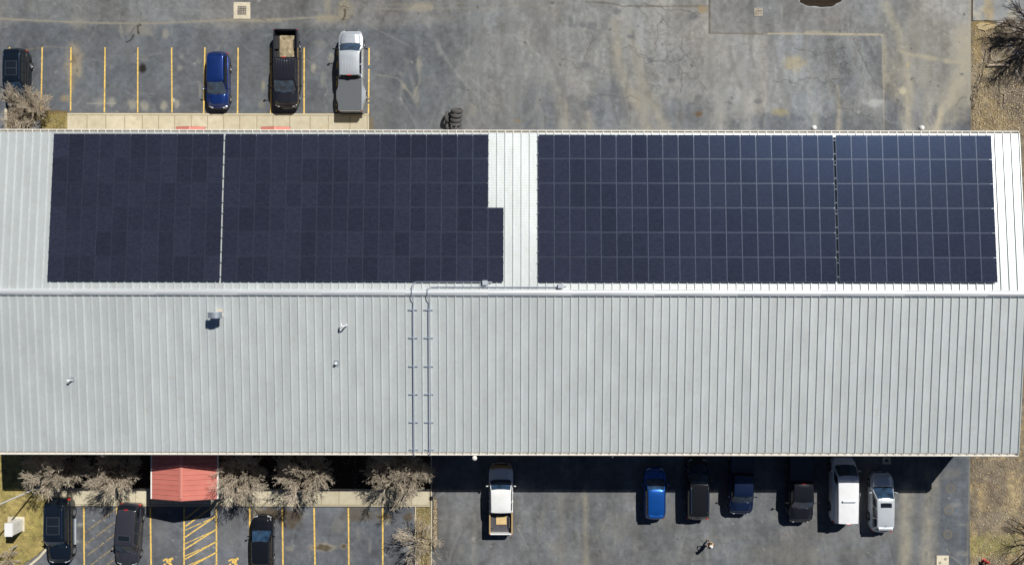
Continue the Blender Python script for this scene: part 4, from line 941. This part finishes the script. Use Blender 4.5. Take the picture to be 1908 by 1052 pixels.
    # ---- pickup bed
    if pick:
        bt = bed.get('top', belt + .02); y1 = Fy(rr) - .16; y0 = -Y0 + .08; fl = .82; fl2 = bed.get('flare', 0)
        def bw(y):
            f = W / 2 * .985
            if y < y0 + .1: f -= .06 * (1 - (y - y0) / .1)
            if fl2: f += fl2 * (.5 + .5 * math.cos(PI * min(1, abs(y - ax[1]) / 1.0) ** 1.6)) if abs(y - ax[1]) < 1.0 else 0
            return f
        wi = W / 2 * .985 - .13
        ys = sorted(set([round(y0 + (y1 - y0) * k / 18, 3) for k in range(19)] + [round(ax[1] + arch_r * math.sin(q * PI / 12), 3) for q in range(-6, 7)] + [round(ax[1] - arch_r - .01, 3), round(ax[1] + arch_r + .01, 3)]))
        ys = [y for y in ys if y0 <= y <= y1]
        for sg_ in (-1, 1):
            rows = []
            for y in ys:
                w = bw(y); z0 = min(max(zb(y), .42), bt - .25); fo = w - W / 2 * .985
                rows.append([(sg_ * wi, y, fl), (sg_ * wi, y, bt - .02), (sg_ * (wi + .02), y, bt), (sg_ * (W / 2 * .985 - .03), y, bt), (sg_ * (W / 2 * .985), y, bt - .04), (sg_ * (W / 2 * .985 + fo * .55), y, bt - .14 - .1 * (fo > 0)), (sg_ * w, y, bt - .34), (sg_ * w, y, z0 + .05), (sg_ * (w - .03), y, z0)])
            mb = MB(); mb.grid(rows); n = 9; mb.f += [tuple(range(n)), tuple((len(rows) - 1) * n + i for i in range(n))]; mb.m += [0, 0]
            mb.build('bed_side', lm if not bed.get('sidecol') else paint('side paint', bed['sidecol'], .2), t, smooth=True)
        mb = MB(); mb.box(-wi + .01, wi - .01, y1 - .05, y1, fl, bt); mb.box(-wi + .01, wi - .01, y0 + .06, y1 - .055, fl - .05, fl)
        k = 9
        for i in range(k): x = -wi + .1 + (2 * wi - .2) * i / (k - 1); mb.box(x - .03, x + .03, y0 + .08, y1 - .07, fl + .001, fl + .018)
        for sg_ in (-1, 1): mb.box(min(sg_ * (wi - .22), sg_ * (wi - .01)), max(sg_ * (wi - .22), sg_ * (wi - .01)), ax[1] - .45, ax[1] + .45, fl + .02, fl + .22)
        mb.build('bed_liner', M['trim'] if not bed.get('linercol') else mat('bed liner', bed['linercol'], .7, noise=(3, .2)), t, bevel=.01)
        mb = MB(); mb.box(-wi - .02, wi + .02, y0 - .07, y0 + .05, .60, bt); mb.build('tailgate', lm, t, bevel=.02)
        mb = MB(); mb.box(-W / 2 + .06, W / 2 - .06, -Y0 - .10, y0 - .075, .42, .60); mb.build('rear_bumper', M['chrome'] if 'chromebumper' in extras else M['trim'], t, bevel=.03)
        for sg_ in (-1, 1):
            mb = MB(); mb.box(-.035, .035, -.07, .07, -.2, .2, at=(sg_ * (W / 2 * .985 - .075), y0 - .015, bt - .25)); mb.build('tail_light', M['redlamp'], t, bevel=.015)
        mb = MB(); mb.box(-W / 2 * .8, W / 2 * .8, y1, body_end + .01, .5, belt - .25); mb.build('chassis', M['trim'], t)
        if bed.get('cover'):
            mb = MB(); e = .04; ns = bed.get('slats', 9); cw = W / 2 * .985 - .05; mb.box(-cw, cw, y0 - .02, y1, bt + .002, bt + .03)
            for i in range(ns):
                x = -cw + .1 + (2 * cw - .2) * i / (ns - 1); mb.box(x - .012, x + .012, y0 + .03, y1 - .05, bt + .031, bt + .045)
            mb.build('bed_cover', bed['cover'], t, bevel=.006)
    return t

blk = (.007, .012, .020)
vehicle('suv', 'black SUV half hidden under the bare tree at upper left', 'SUV', 41, 152, True, blk, L=4.72, W=1.9, H=1.7, rr=4.35, rb=4.68, extras=('panoroof', 'rails', 'spoiler'), wsb=1.2, wsr=2.0, roofw=.66)
vehicle('suv', 'deep blue crossover parked among empty top stalls', 'SUV', 411.5, 155.5, True, (.012, .045, .22), L=4.62, W=1.84, H=1.62, wsb=1.25, wsr=2.15, rr=4.2, rb=4.55, roofw=.62, extras=('spoiler', 'fin'), metal=.55)
t3 = vehicle('cab', 'black pickup truck with tan mat in its open bed', 'pickup truck', 538, 134, True, (.018, .019, .026), L=6.4, W=2.02, H=1.9, wsb=1.30, wsr=2.15, rr=3.88, rb=3.98, belt=1.32, hood=1.22, nose=.95, tyre=.39, extras=('ribs', 'towmirror', 'chromebumper', 'brakelamp', 'steps'), bed={'top': 1.36}, rw=.75, fw=.95, roofw=.70, name='pickup_truck')
t4 = vehicle('pickup', 'silver pickup truck with flared rear fenders and grey bed cover', 'pickup truck', 657.5, 139, False, (.60, .64, .68), L=6.72, W=2.02, H=1.93, wsb=1.28, wsr=1.95, rr=3.82, rb=3.95, belt=1.34, hood=1.26, nose=1.0, tyre=.39, extras=('ribs', 'towmirror', 'brakelamp', 'dually'), bed={'top': 1.38, 'flare': .22, 'cover': mat('grey bed cover', (.105, .115, .125), .5), 'slats': 12}, rw=1.0, fw=.95, roofw=.70, name='pickup_truck', metal=.45)
vehicle('suv', 'large black SUV with silver running boards beside the left lawn', 'SUV', 122, 984, True, blk, L=5.35, W=2.02, H=1.95, wsb=1.55, wsr=2.15, rr=5.0, rb=5.25, belt=1.18, hood=1.12, nose=.85, roofw=.70, tyre=.41, extras=('panoroof', 'rails', 'steps', 'silverstep'))
vehicle('minivan', 'charcoal minivan parked slightly askew, one dark sunroof', 'minivan', 249, 991, True, (.045, .046, .060), L=5.1, W=1.96, H=1.78, rot=-3.8, wsb=1.25, wsr=1.95, rr=4.75, rb=5.02, belt=1.08, hood=1.0, nose=.78, roofw=.66, extras=('sunroof', 'brakelamp'), rough=.4, metal=.3)
vehicle('car', 'glossy black sedan parked nose up at the bottom edge', 'car', 494.5, 1009, False, (.009, .010, .014), L=4.8, W=1.83, H=1.48, wsb=1.3, wsr=2.1, rr=3.75, rb=4.3, belt=.95, hood=.92, nose=.68, roofw=.63, tyre=.33, extras=('fin',))
t8 = vehicle('pickup', 'white pickup truck with tan bed sides, parked alone', 'pickup truck', 934.5, 924, False, (.80, .81, .80), L=5.75, W=2.0, H=1.9, wsb=1.35, wsr=1.98, rr=3.78, rb=3.86, belt=1.28, hood=1.2, nose=.9, tyre=.39, extras=('nosecap',), bed={'top': 1.32, 'sidecol': (.58, .40, .18), 'linercol': (.07, .07, .08)}, rw=.55, fw=.9, roofw=.70, name='pickup_truck', lowcol=None, metal=0)
vehicle('suv', 'small bright blue SUV parked half in the building shade', 'SUV', 1218, 913, False, (.008, .10, .43), L=4.2, W=1.8, H=1.62, wsb=1.0, wsr=1.75, rr=3.78, rb=4.1, roofw=.63, extras=('fin', 'spoiler'), metal=.5)
vehicle('suv', 'large black SUV with chrome roof rails beside the bright blue SUV', 'SUV', 1296, 905, False, (.011, .012, .014), L=5.0, W=1.96, H=1.84, wsb=1.3, wsr=1.98, rr=4.5, rb=4.85, belt=1.12, hood=1.06, nose=.82, roofw=.68, tyre=.38, extras=('rails', 'fin'))
vehicle('pickup', 'navy blue pickup truck, its bed in the building shade', 'pickup truck', 1376.5, 887, True, (.010, .022, .070), L=5.8, W=1.96, H=1.85, rot=-1, wsb=1.2, wsr=1.75, rr=3.35, rb=3.45, belt=1.24, hood=1.16, nose=.86, tyre=.38, extras=('chromebumper', 'towmirror')[:1], bed={'top': 1.28, 'cover': mat('slate bed cover', (.05, .06, .08), .5)}, roofw=.68, name='pickup_truck', metal=.5)
vehicle('pickup', 'black pickup truck with wide mirrors beside the white van', 'pickup truck', 1485, 901, True, (.011, .012, .016), L=5.85, W=2.0, H=1.9, wsb=1.4, wsr=2.0, rr=3.35, rb=3.45, belt=1.3, hood=1.22, nose=.9, tyre=.39, extras=('towmirror', 'brakelamp'), bed={'top': 1.33, 'cover': mat('slate bed cover', (.05, .055, .07), .5)}, roofw=.69, name='pickup_truck')
vehicle('van', 'tall white cargo van with one grey roof bar', 'van', 1564.5, 905.5, False, (.82, .83, .84), L=5.4, W=2.0, H=2.12, wsb=.72, wsr=1.42, rr=5.22, rb=5.36, belt=1.3, hood=1.16, nose=.84, roofw=.72, tyre=.36, extras=('rack', 'brakelamp', 'darkbumper'), name='parked_van', metal=0, roofcrown=.04)
vehicle('suv', 'silver white SUV with small dark sunroof, right of the van', 'SUV', 1636, 929, False, (.62, .66, .70), L=4.9, W=1.88, H=1.7, wsb=1.25, wsr=2.05, rr=4.35, rb=4.75, roofw=.64, extras=('sunroof', 'fin', 'spoiler'), metal=.3, belt=1.02)

# things lying in the pickup beds
c = P(538, 134); t = empty('bed_mat', P(540, 93), PI, 'dirty tan mat spread over the floor of the black pickup bed', 'mat')
mb = MB(); K = 14; rows = [[(-.66 + 1.32 * i / K, -.95 + 1.95 * j / K, .845 + .02 * math.sin(i * 1.7 + j) * math.cos(j * 1.3)) for i in range(K + 1)] for j in range(K + 1)]
mb.grid(rows); mb.build('mat', mat('muddy plywood', (.33, .27, .17), .9, noise=(2.5, .5)), t, solid=.012)
mb = MB(); t = empty('cardboard_box', P(935, 968, .84), 0, 'flat tan cardboard sheet with red edge in the bed of the white pickup', 'cardboard'); mb.box(-.43, .43, -.36, .36, .0, .05); mb.build('carton', mat('cardboard', (.62, .46, .22), .85, noise=(6, .12)), t, bevel=.01)
mb = MB(); mb.box(-.42, .42, -.375, -.362, .005, .045); mb.build('stripe', M['redlamp'], t)

# ---------------------------------------------------------------- entrance canopy and awnings
M['red'] = mat('red standing seam metal', (.60, .20, .155), .45, .1, noise=(1.2, .06))
M['redtrim'] = mat('red metal trim', (.66, .25, .20), .42, .1)
def gable(name, label, xc, half, y0, y1, ze, zr, cat, seams, posts, group=None):
    """ridge runs along y from y0 (wall) to y1 (free end)"""
    t = empty(name, (xc, y0, 0), 0, label, cat, group); d = y1 - y0; sg = 1 if d > 0 else -1
    for s in (-1, 1):
        mb = MB(); mb.add([(0, 0, zr), (s * half, 0, ze), (s * half, d, ze), (0, d + sg * .0, zr), (0, 0, zr - .08), (s * half, 0, ze - .08), (s * half, d, ze - .08), (0, d, zr - .08)], [(0, 1, 2, 3), (4, 7, 6, 5), (1, 5, 6, 2), (2, 6, 7, 3), (0, 4, 5, 1)])
        k = seams
        for i in range(1, k):
            y = d * i / k; mb.add([(s * .14, y - .018, zr - (zr - ze) * .14 / half), (s * .14, y, zr - (zr - ze) * .14 / half + .05), (s * .14, y + .018, zr - (zr - ze) * .14 / half), (s * half, y - .018, ze), (s * half, y, ze + .05), (s * half, y + .018, ze)], [(0, 1, 4, 3), (1, 2, 5, 4), (3, 4, 5)])
        mb.build('roof_slope', M['red'], t)
    mb = MB(); mb.grid([[(-.15, 0, zr - .04), (-.13, 0, zr + .02), (0, 0, zr + .06), (.13, 0, zr + .02), (.15, 0, zr - .04)], [(-.15, d * .965, zr - .04), (-.13, d * .965, zr + .02), (0, d * .965, zr + .06), (.13, d * .965, zr + .02), (.15, d * .965, zr - .04)]])
    mb.build('ridge_cap', M['redtrim'], t)
    mb = MB(); mb.add([(-half, d + sg * .012, ze - .35), (half, d + sg * .012, ze - .35), (half, d + sg * .012, ze), (0, d + sg * .012, zr), (-half, d + sg * .012, ze)], [(0, 1, 2, 3, 4)]); mb.build('gable_face', M['red'], t, solid=.03)
    if posts:
        for s in (-1, 1):
            mb = MB(); mb.box(min(s * half, s * (half + .11)), max(s * half, s * (half + .11)), min(0, d), max(0, d), ze - .1, ze - .0); mb.build('gutter', M['cream'], t)
            mb = MB(); x = s * (half - .3); mb.box(x - .12, x + .12, d - sg * .32, d - sg * .08, 0, ze - .10); mb.build('post', M['cream'], t)
    return t
cx = P(337.5, 934, 4.86).x; yf = P(337.5, 934, 4.86).y; hl = (P(408, 928, 4.1).x - P(287, 928, 4.1).x) / 2
gable('entrance_canopy', 'red metal gabled entrance canopy over the bottom walk', cx + .02, hl, wy0 - .02, yf, 4.12, 4.86, 'canopy', 11, True)
for px_, lab in ((352, 'left'), (511, 'right')):
    c = P(px_, 236.5, 3.3); gable('door_awning', 'small red awning on the top walk, %s' % ('left of the blue crossover' if lab == 'left' else 'below the black pickup'), c.x, 1.18, wy1 + .02, c.y, 3.05, 3.3, 'awning', 2, False, 'small red awnings over the side doors')

# ---------------------------------------------------------------- bare trees
M['bark'] = mat('grey bark', (.30, .25, .19), .85, noise=(6, .3))
M['twig'] = mat('pale twigs', (.50, .43, .33), .8, noise=(3, .3))
M['darktwig'] = mat('dark twigs', (.22, .18, .14), .85, noise=(3, .3))
def tree(px, py, label, height=4.6, spread=2.5, seed=1, twig='twig', trunk_h=1.0, limbs=8, lean=(0, 0), depth=5, name='bare_tree', dens=1.0, r0=.11, group='bare ornamental trees along the walks', sy=.78):
    r = random.Random(seed); t = empty(name, P(px, py), 0, label, 'tree', group)
    tr = MB(); lb = MB(); tw = MB()
    p = Vector((0, 0, -.05)); q = Vector((lean[0] * .3, lean[1] * .3, trunk_h)); tr.tube(p, q, r0 * 1.1, r0 * .85, 9)
    def grow(p, d, L, rad, lev):
        nseg = 3 if lev < 3 else 2; pp = p
        for i in range(nseg):
            d = (d + Vector((r.gauss(0, .12), r.gauss(0, .12), r.gauss(.01, .09)))).normalized()
            q = pp + d * L / nseg; r1 = rad * (1 - .22 * (i + 1) / nseg)
            (lb if lev < 2 else tw).tube(pp, q, rad * (1 - .22 * i / nseg), r1, 5 if lev < 2 else 3, caps=False)
            if lev < depth:
                n = 1 if r.random() < .85 * dens else 0
                if lev >= 2: n += 1 if r.random() < .30 * dens else 0
                for _ in range(n):
                    a = d.orthogonal().normalized(); a.rotate(Matrix.Rotation(r.uniform(0, 2 * PI), 3, d)); nd = (d + a * r.uniform(.35, .85)).normalized(); nd.z += .05
                    grow(q, nd.normalized(), L * r.uniform(.5, .74), max(r1 * .62, .0085), lev + 1)
            pp = q
        if lev < depth: grow(pp, d, L * .68, max(rad * .7, .0085), lev + 1)
    crown_h = height - trunk_h
    for i in range(limbs):
        a = 2 * PI * i * .381966 * 1.0 + r.uniform(-.2, .2); el = .12 + 1.15 * ((i + .5) / limbs) ** 1.3
        d = Vector((math.cos(a) * math.cos(el) + lean[0], math.sin(a) * math.cos(el) * sy + lean[1], math.sin(el) * (.8 if i % 3 else .6)))
        reach = math.sqrt((spread * math.cos(el) * math.cos(a)) ** 2 + (spread * sy * math.cos(el) * math.sin(a)) ** 2 + (crown_h * math.sin(el)) ** 2)
        grow(q - Vector((0, 0, r.uniform(0, trunk_h * .3))), d.normalized(), .37 * reach * r.uniform(.85, 1.1), r0 * .42, 0)
    tr.build('trunk', M['bark'], t, smooth='all'); lb.build('limbs', M['bark'] if twig != 'darktwig' else M['darktwig'], t, smooth='all', fixn=False); tw.build('crown', M[twig], t, fixn=False)
    return t
tree(137, 865, 'bare tree at the tall pole, left end of the bed', 6.2, 2.35, 1, trunk_h=2.3, lean=(-.05, .04), limbs=22)
tree(242, 864, 'bare tree between the tall pole and the red canopy', 6.0, 2.25, 2, trunk_h=2.3, limbs=21)
tree(464, 867, 'bare tree overhanging the right side of the red canopy', 6.3, 2.5, 3, trunk_h=2.4, limbs=22, lean=(-.05, .02))
tree(579, 866, 'bare tree in the bed just above the black sedan', 6.2, 2.45, 4, trunk_h=2.3, limbs=22)
tree(753, 865, 'bare wide tree at the right end of the shaded bed', 6.4, 2.7, 5, trunk_h=2.3, limbs=25)
tree(783, 1001, 'bare tree in the narrow grass strip at the bottom edge', 4.4, 2.1, 6, limbs=11, dens=.8, sy=1)
tree(66, 213, 'bare brown tree over the black SUV at upper left', 4.4, 2.1, 7, limbs=17, sy=1)
tree(22, 1044, 'low tangled leafless shrub at the bottom left corner', 1.8, 1.3, 8, trunk_h=.25, limbs=9, name='bare_shrub', group='leafless shrubs', r0=.05, dens=.85)
tree(1946, 52, 'dark leafless tree at the upper right frame edge', 6.5, 4.2, 9, 'darktwig', 1.6, 18, sy=1, group='dark leafless trees at the right', r0=.2, lean=(-.1, -.1), dens=.9)
tree(1958, 985, 'dark leafless tree at the lower right frame edge', 7.5, 3.6, 10, 'darktwig', 2.2, 10, sy=1, group='dark leafless trees at the right', r0=.2, dens=.7)
# fallen log and sticks by the upper right tree
c = P(1860, 121); t = empty('log', c, 0, 'pale fallen log lying on the bare soil at upper right', 'log'); mb = MB(); mb.path([(-1.05, -.02, .12), (-.3, .03, .13), (.5, .04, .12), (1.0, -.05, .12)], .10, 9); mb.build('bark', mat('pale dead wood', (.42, .35, .26), .9, noise=(5, .3)), t, smooth=True)
r = random.Random(3)
for i in range(7):
    px_, py_ = [(1820, 150), (1834, 104), (1846, 92), (1812, 175), (1870, 185), (1848, 60), (1862, 44)][i]; a = [1.2, 1.25, 1.2, 1.1, 1.5, .7, .75][i]; L = [1.3, 1.2, .9, .8, 1.2, 1.0, 1.1][i]
    mb = MB(); d = Vector((math.cos(a), math.sin(a), 0)); pts = [d * (L * (k / 4 - .5)) + Vector((r.gauss(0, .04), r.gauss(0, .04), .07)) for k in range(5)]; mb.path(pts, .035, 6)
    o = mb.build('stick', M['bark'], None, smooth='all', loc=P(px_, py_)); tag(o, 'dry fallen stick on the bare soil at upper right', 'stick', 'fallen sticks on the bare soil')

# ---------------------------------------------------------------- lawn furniture
t = empty('light_pole', P(73, 909), 0, 'tall slim pale metal pole by the leftmost tree', 'pole')
mb = MB(); mb.tube((0, 0, 0), (0, 0, 9.5), .07, .05, 14); mb.build('pole', M['white'], t, smooth=True); mb = MB(); mb.lathe([(.17, 0), (.17, .1), (.1, .2), (.08, .5)], n=18); mb.build('base', M['galv'], t, smooth=True)
mb = MB(); mb.ball((0, 0, 9.55), .12); mb.build('finial', M['galv'], t, smooth='all')
t = empty('utility_cabinet', P(38.5, 977.5), 0, 'white box utility cabinet on a concrete pad in the left lawn', 'utility cabinet')
mb = MB(); w, d, h = .30, .52, 1.72
mb.box(-w, w, -d, d, .12, h); mb.build('cabinet', M['white'], t, bevel=.02)
mb = MB(); mb.box(-w - .03, w + .03, -d - .03, d + .03, h + .002, h + .05); mb.build('lid', M['white'], t, bevel=.02)
for yy in (-d / 2, d / 2): mb = MB(); mb.box(w + .002, w + .02, yy - d / 2 + .03, yy + d / 2 - .03, .2, h - .1); o = mb.build('door', M['white'], t, bevel=.008); mb = MB(); mb.box(w + .021, w + .05, yy - .02, yy + .02, .8, 1.0); mb.build('handle', M['galv'], o)
mb = MB(); mb.box(-1.0, .42, -.60, .66, -.03, .119); mb.build('pad', M['kerb'], t, bevel=.015)
t = empty('bollard', P(33.5, 1017), 0, 'short grey post in the lawn below the utility cabinet', 'post'); mb = MB(); mb.tube((0, 0, 0), (0, 0, 1.15), .055, n=14); mb.build('pole', M['galv'], t, smooth=True); mb = MB(); mb.lathe([(0, 1.2), (.05, 1.19), (.062, 1.15)], n=14); mb.build('cap', M['galv'], t, smooth=True)
t = empty('fire_hydrant', P(1834, 1041), math.radians(-30), 'red fire hydrant in the dry grass at the bottom right corner', 'fire hydrant')
M['hyd'] = mat('hydrant red', (.52, .05, .045), .4, noise=(5, .2))
mb = MB(); mb.lathe([(.17, 0), (.17, .06), (.11, .08), (.11, .55), (.14, .56), (.14, .61), (.11, .62), (.10, .70), (.06, .78), (.03, .79), (.03, .84), (0, .84)], n=20); mb.build('body', M['hyd'], t, smooth=True)
for s, rr in ((-1, .055), (1, .055)): mb = MB(); mb.tube((s * .09, 0, .46), (s * .21, 0, .46), rr, n=12).tube((s * .211, 0, .46), (s * .25, 0, .46), rr * 1.25, n=6); mb.build('nozzle', M['hyd'], t)
mb = MB(); mb.tube((0, -.09, .42), (0, -.22, .42), .08, n=14).tube((0, -.221, .42), (0, -.27, .42), .09, n=6); mb.build('nozzle', M['hyd'], t)

# ---------------------------------------------------------------- the heap of old tyres
M['oldtyre'] = mat('dusty old tyre', (.085, .082, .080), .8, noise=(5, .25), bump=(30, .4, .02))
def tyre(px, py, h, R_, w, axis, label):
    ax = Vector(axis).normalized(); rot = Vector((1, 0, 0)).rotation_difference(ax).to_matrix(); mb = MB()
    prof = [(R_ * .58, -w / 2), (R_ * .80, -w / 2 - .02), (R_ * .97, -w / 2 + .02), (R_, -w / 4), (R_, w / 4), (R_ * .97, w / 2 - .02), (R_ * .80, w / 2 + .02), (R_ * .58, w / 2), (R_ * .55, w / 4), (R_ * .55, -w / 4)]
    mb.lathe(prof, axis='x', n=32, closed=True, rot=rot); o = mb.build('old_tyre', M['oldtyre'], None, smooth='all'); o.location = P(px, py, h); tag(o, label, 'tyre', 'heap of old tyres by the top eave'); return o
labs = ['topmost old tyre of the toppled stack, its hole showing', 'second old tyre from the top of the toppled stack', 'third old tyre from the top of the toppled stack', 'fourth old tyre down the toppled stack', 'fifth old tyre down, nearly at the eave', 'last old tyre of the toppled stack, against the white gutter']
for i in range(6): tyre(850.5 - i * .7, 206.5 + i * 8.3, .56, .51, .27, (-.02 - .02 * (i % 2), .93, .40 + .03 * (i % 3)), labs[i])
tyre(832.5, 218, .52, .50, .22, (1, -.08, .12), 'old tyre standing on edge against the left side of the toppled stack')
tyre(834, 238, .34, .32, .2, (1, .25, .2), 'smaller old tyre standing on edge left of the ring shaped one')
tyre(845, 237, .98, .27, .16, (-.15, .45, 1), 'small ring shaped old tyre lying on top of the heap near the gutter')

# ---------------------------------------------------------------- person
def skin(name, verts, edges, radii, m, parent, lvl=2):
    me = bpy.data.meshes.new(name); me.from_pydata([tuple(v) for v in verts], edges, []); o = bpy.data.objects.new(name, me); COL.objects.link(o)
    o.modifiers.new('skin', 'SKIN'); sv = me.skin_vertices[0].data
    for i, q in enumerate(radii): sv[i].radius = q if isinstance(q, tuple) else (q, q); sv[i].use_root = (i == 0)
    s = o.modifiers.new('sub', 'SUBSURF'); s.levels = s.render_levels = lvl
    dg = bpy.context.evaluated_depsgraph_get(); dg.update(); nm = bpy.data.meshes.new_from_object(o.evaluated_get(dg)); nm.name = name
    bpy.data.objects.remove(o); nm.materials.clear(); nm.materials.append(m); nm.polygons.foreach_set('use_smooth', [True] * len(nm.polygons))
    o = bpy.data.objects.new(name, nm); COL.objects.link(o); o.parent = parent; return o
fd_ = math.atan2(.6, -.8) - PI / 2
t = empty('person', P(1319.5, 1007.5), fd_, 'person in tan jacket and white cap holding a tablet', 'person')
MS = mat('skin', (.50, .30, .21), .6); MJ = mat('tan jacket', (.50, .37, .20), .85, noise=(8, .2)); MT = mat('dark trousers', (.03, .03, .04), .85); MC = mat('white cap', (.8, .8, .78), .7); MSH = mat('tan boots', (.30, .22, .13), .8)
V = [(0, 0, .93), (0, 0, 1.12), (0, .01, 1.30), (0, .01, 1.44), (0, .03, 1.52), (0, .06, 1.60), (0, .07, 1.68),
     (.09, 0, .88), (.10, .12, .50), (.10, .08, .09), (.11, .22, .05), (-.09, 0, .88), (-.10, -.05, .50), (-.10, -.22, .10), (-.11, -.09, .05),
     (.17, .01, 1.40), (.25, .02, 1.16), (.17, .24, 1.06), (.11, .32, 1.08), (-.17, .01, 1.40), (-.26, .02, 1.16), (-.17, .24, 1.06), (-.11, .32, 1.08)]
E = [(0, 1), (1, 2), (2, 3), (3, 4), (4, 5), (5, 6), (0, 7), (7, 8), (8, 9), (9, 10), (0, 11), (11, 12), (12, 13), (13, 14), (3, 15), (15, 16), (16, 17), (17, 18), (3, 19), (19, 20), (20, 21), (21, 22)]
Rr = [(.15, .11), (.14, .10), (.16, .11), (.13, .09), .055, (.085, .095), .07, .085, .062, .042, .035, .085, .062, .042, .035, .06, .045, .035, .03, .06, .045, .035, .03]
body = skin('body', V, E, Rr, MS, t)
for s in (1, -1):
    for k in range(5):       # fingers and thumb round the tablet
        x0 = s * (.115 - (.012 * k)); z0 = 1.09 - .018 * k if k < 4 else 1.12
        y0 = .34; tip = (s * (.075 - .006 * k), .385 + .008 * (2 - abs(k - 1.5)), z0 + .012) if k < 4 else (s * .07, .345, 1.135)
        skin('finger', [(x0, y0, z0), ((x0 + tip[0]) / 2 + s * .012, (y0 + tip[1]) / 2 + .012, z0 + .004), tip], [(0, 1), (1, 2)], [.010, .009, .007], MS, t, 1)
skin('jacket', [V[0], V[1], V[2], V[3], V[15], V[16], (.18, .21, 1.07), V[19], V[20], (-.18, .21, 1.07), (0, 0, .86)], [(0, 1), (1, 2), (2, 3), (3, 4), (4, 5), (5, 6), (3, 7), (7, 8), (8, 9), (0, 10)], [(.18, .14), (.17, .135), (.19, .14), (.15, .115), .085, .068, .055, .085, .068, .055, (.185, .14)], MJ, t)
skin('trousers', [V[0], V[7], V[8], (.10, .085, .13), V[11], V[12], (-.10, -.20, .14)], [(0, 1), (1, 2), (2, 3), (0, 4), (4, 5), (5, 6)], [(.165, .12), .10, .082, .065, .10, .082, .065], MT, t)
for s, (a, b) in ((1, (V[9], V[10])), (-1, (V[13], V[14]))): skin('boot', [(a[0], a[1] - .04, .07), b], [(0, 1)], [.062, .052], MSH, t)
mb = MB(); mb.ball((0, .065, 1.66), .115, (.95, 1.08, .82), 16); mb.lathe([(.10, 1.665), (.135, 1.655), (.10, 1.645)], c=(0, .07, 0), n=20); mb.ball((0, .18, 1.65), .09, (.9, .8, .12), 12); mb.build('cap', MC, t, smooth='all')
mb = MB(); mb.ball((0, .155, 1.585), .016).ball((-.035, .145, 1.605), .011).ball((.035, .145, 1.605), .011); mb.build('nose', MS, t, smooth='all')
mb = MB(); mb.ball((-.034, .150, 1.607), .010).ball((.034, .150, 1.607), .010); mb.build('eyes', M['trim'], t, smooth='all')
mb = MB(); mb.box(-.05, .05, .13, .15, 1.38, 1.44); mb.build('scarf', mat('red scarf', (.5, .04, .04), .8), t, bevel=.01)
f = Matrix.Rotation(fd_, 3, 'Z') @ Vector((0, .37, 0)); t2 = empty('tablet', P(1319.5, 1007.5) + f, fd_, 'small dark tablet held in both hands by the person in the yard', 'tablet')
mb = MB(); mb.box(-.10, .10, -.05, .06, 1.10, 1.118); mb.build('case', MC, t2, bevel=.005); mb = MB(); mb.box(-.085, .085, -.04, .05, 1.119, 1.122); mb.build('screen', M['glass'], t2)

# ---------------------------------------------------------------- uncountable litter and grass
def scatter(name, regs, n, size, up, mats, seed, z=.10):
    r = random.Random(seed); mbs = MB()
    for i in range(n):
        x0, x1, y0, y1 = r.choice(regs); p = P(r.uniform(x0, x1), r.uniform(y0, y1), 0); p.z = z + r.uniform(-.01, .03); a = r.uniform(0, 2 * PI); s = size * r.uniform(.5, 1.5)
        d = Vector((math.cos(a), math.sin(a), 0)); n_ = Vector((-d.y, d.x, 0)); h = up * r.uniform(.4, 1.2)
        if up > size: mbs.add([p - d * s * .5, p + d * s * .5, p + n_ * r.uniform(-.06, .06) + Vector((0, 0, h))], [(0, 1, 2)], r.randrange(len(mats)))
        else: mbs.add([p - d * s, p + n_ * s * .5 + Vector((0, 0, h)), p + d * s, p - n_ * s * .5 + Vector((0, 0, h * .3))], [(0, 1, 2, 3)], r.randrange(len(mats)))
    o = mbs.build(name, mats, fixn=False); tag(o, kind='stuff'); return o
ML = [mat('dead leaf', c, .8) for c in ((.50, .38, .20), (.62, .54, .38), (.28, .19, .11), (.42, .36, .26))]
MG = [mat('grass blade', c, .8) for c in ((.46, .38, .18), (.34, .33, .12), (.55, .47, .27))]
scatter('leaf_litter', [(1812, 1925, 850, 1070), (1812, 1925, 45, 250), (1812, 1925, 150, 250)], 5200, .05, .03, ML, 1, .035)
scatter('leaf_litter', [(12, 124, 212, 245), (777, 803, 946, 1060), (90, 800, 850, 912), (809, 815, 930, 1020)], 2600, .04, .02, ML, 2, .10)
scatter('grass', [(-10, 90, 850, 1015), (-10, 60, 1000, 1060), (60, 124, 214, 245), (777, 803, 946, 1060)], 16000, .02, .07, MG, 3, .07)
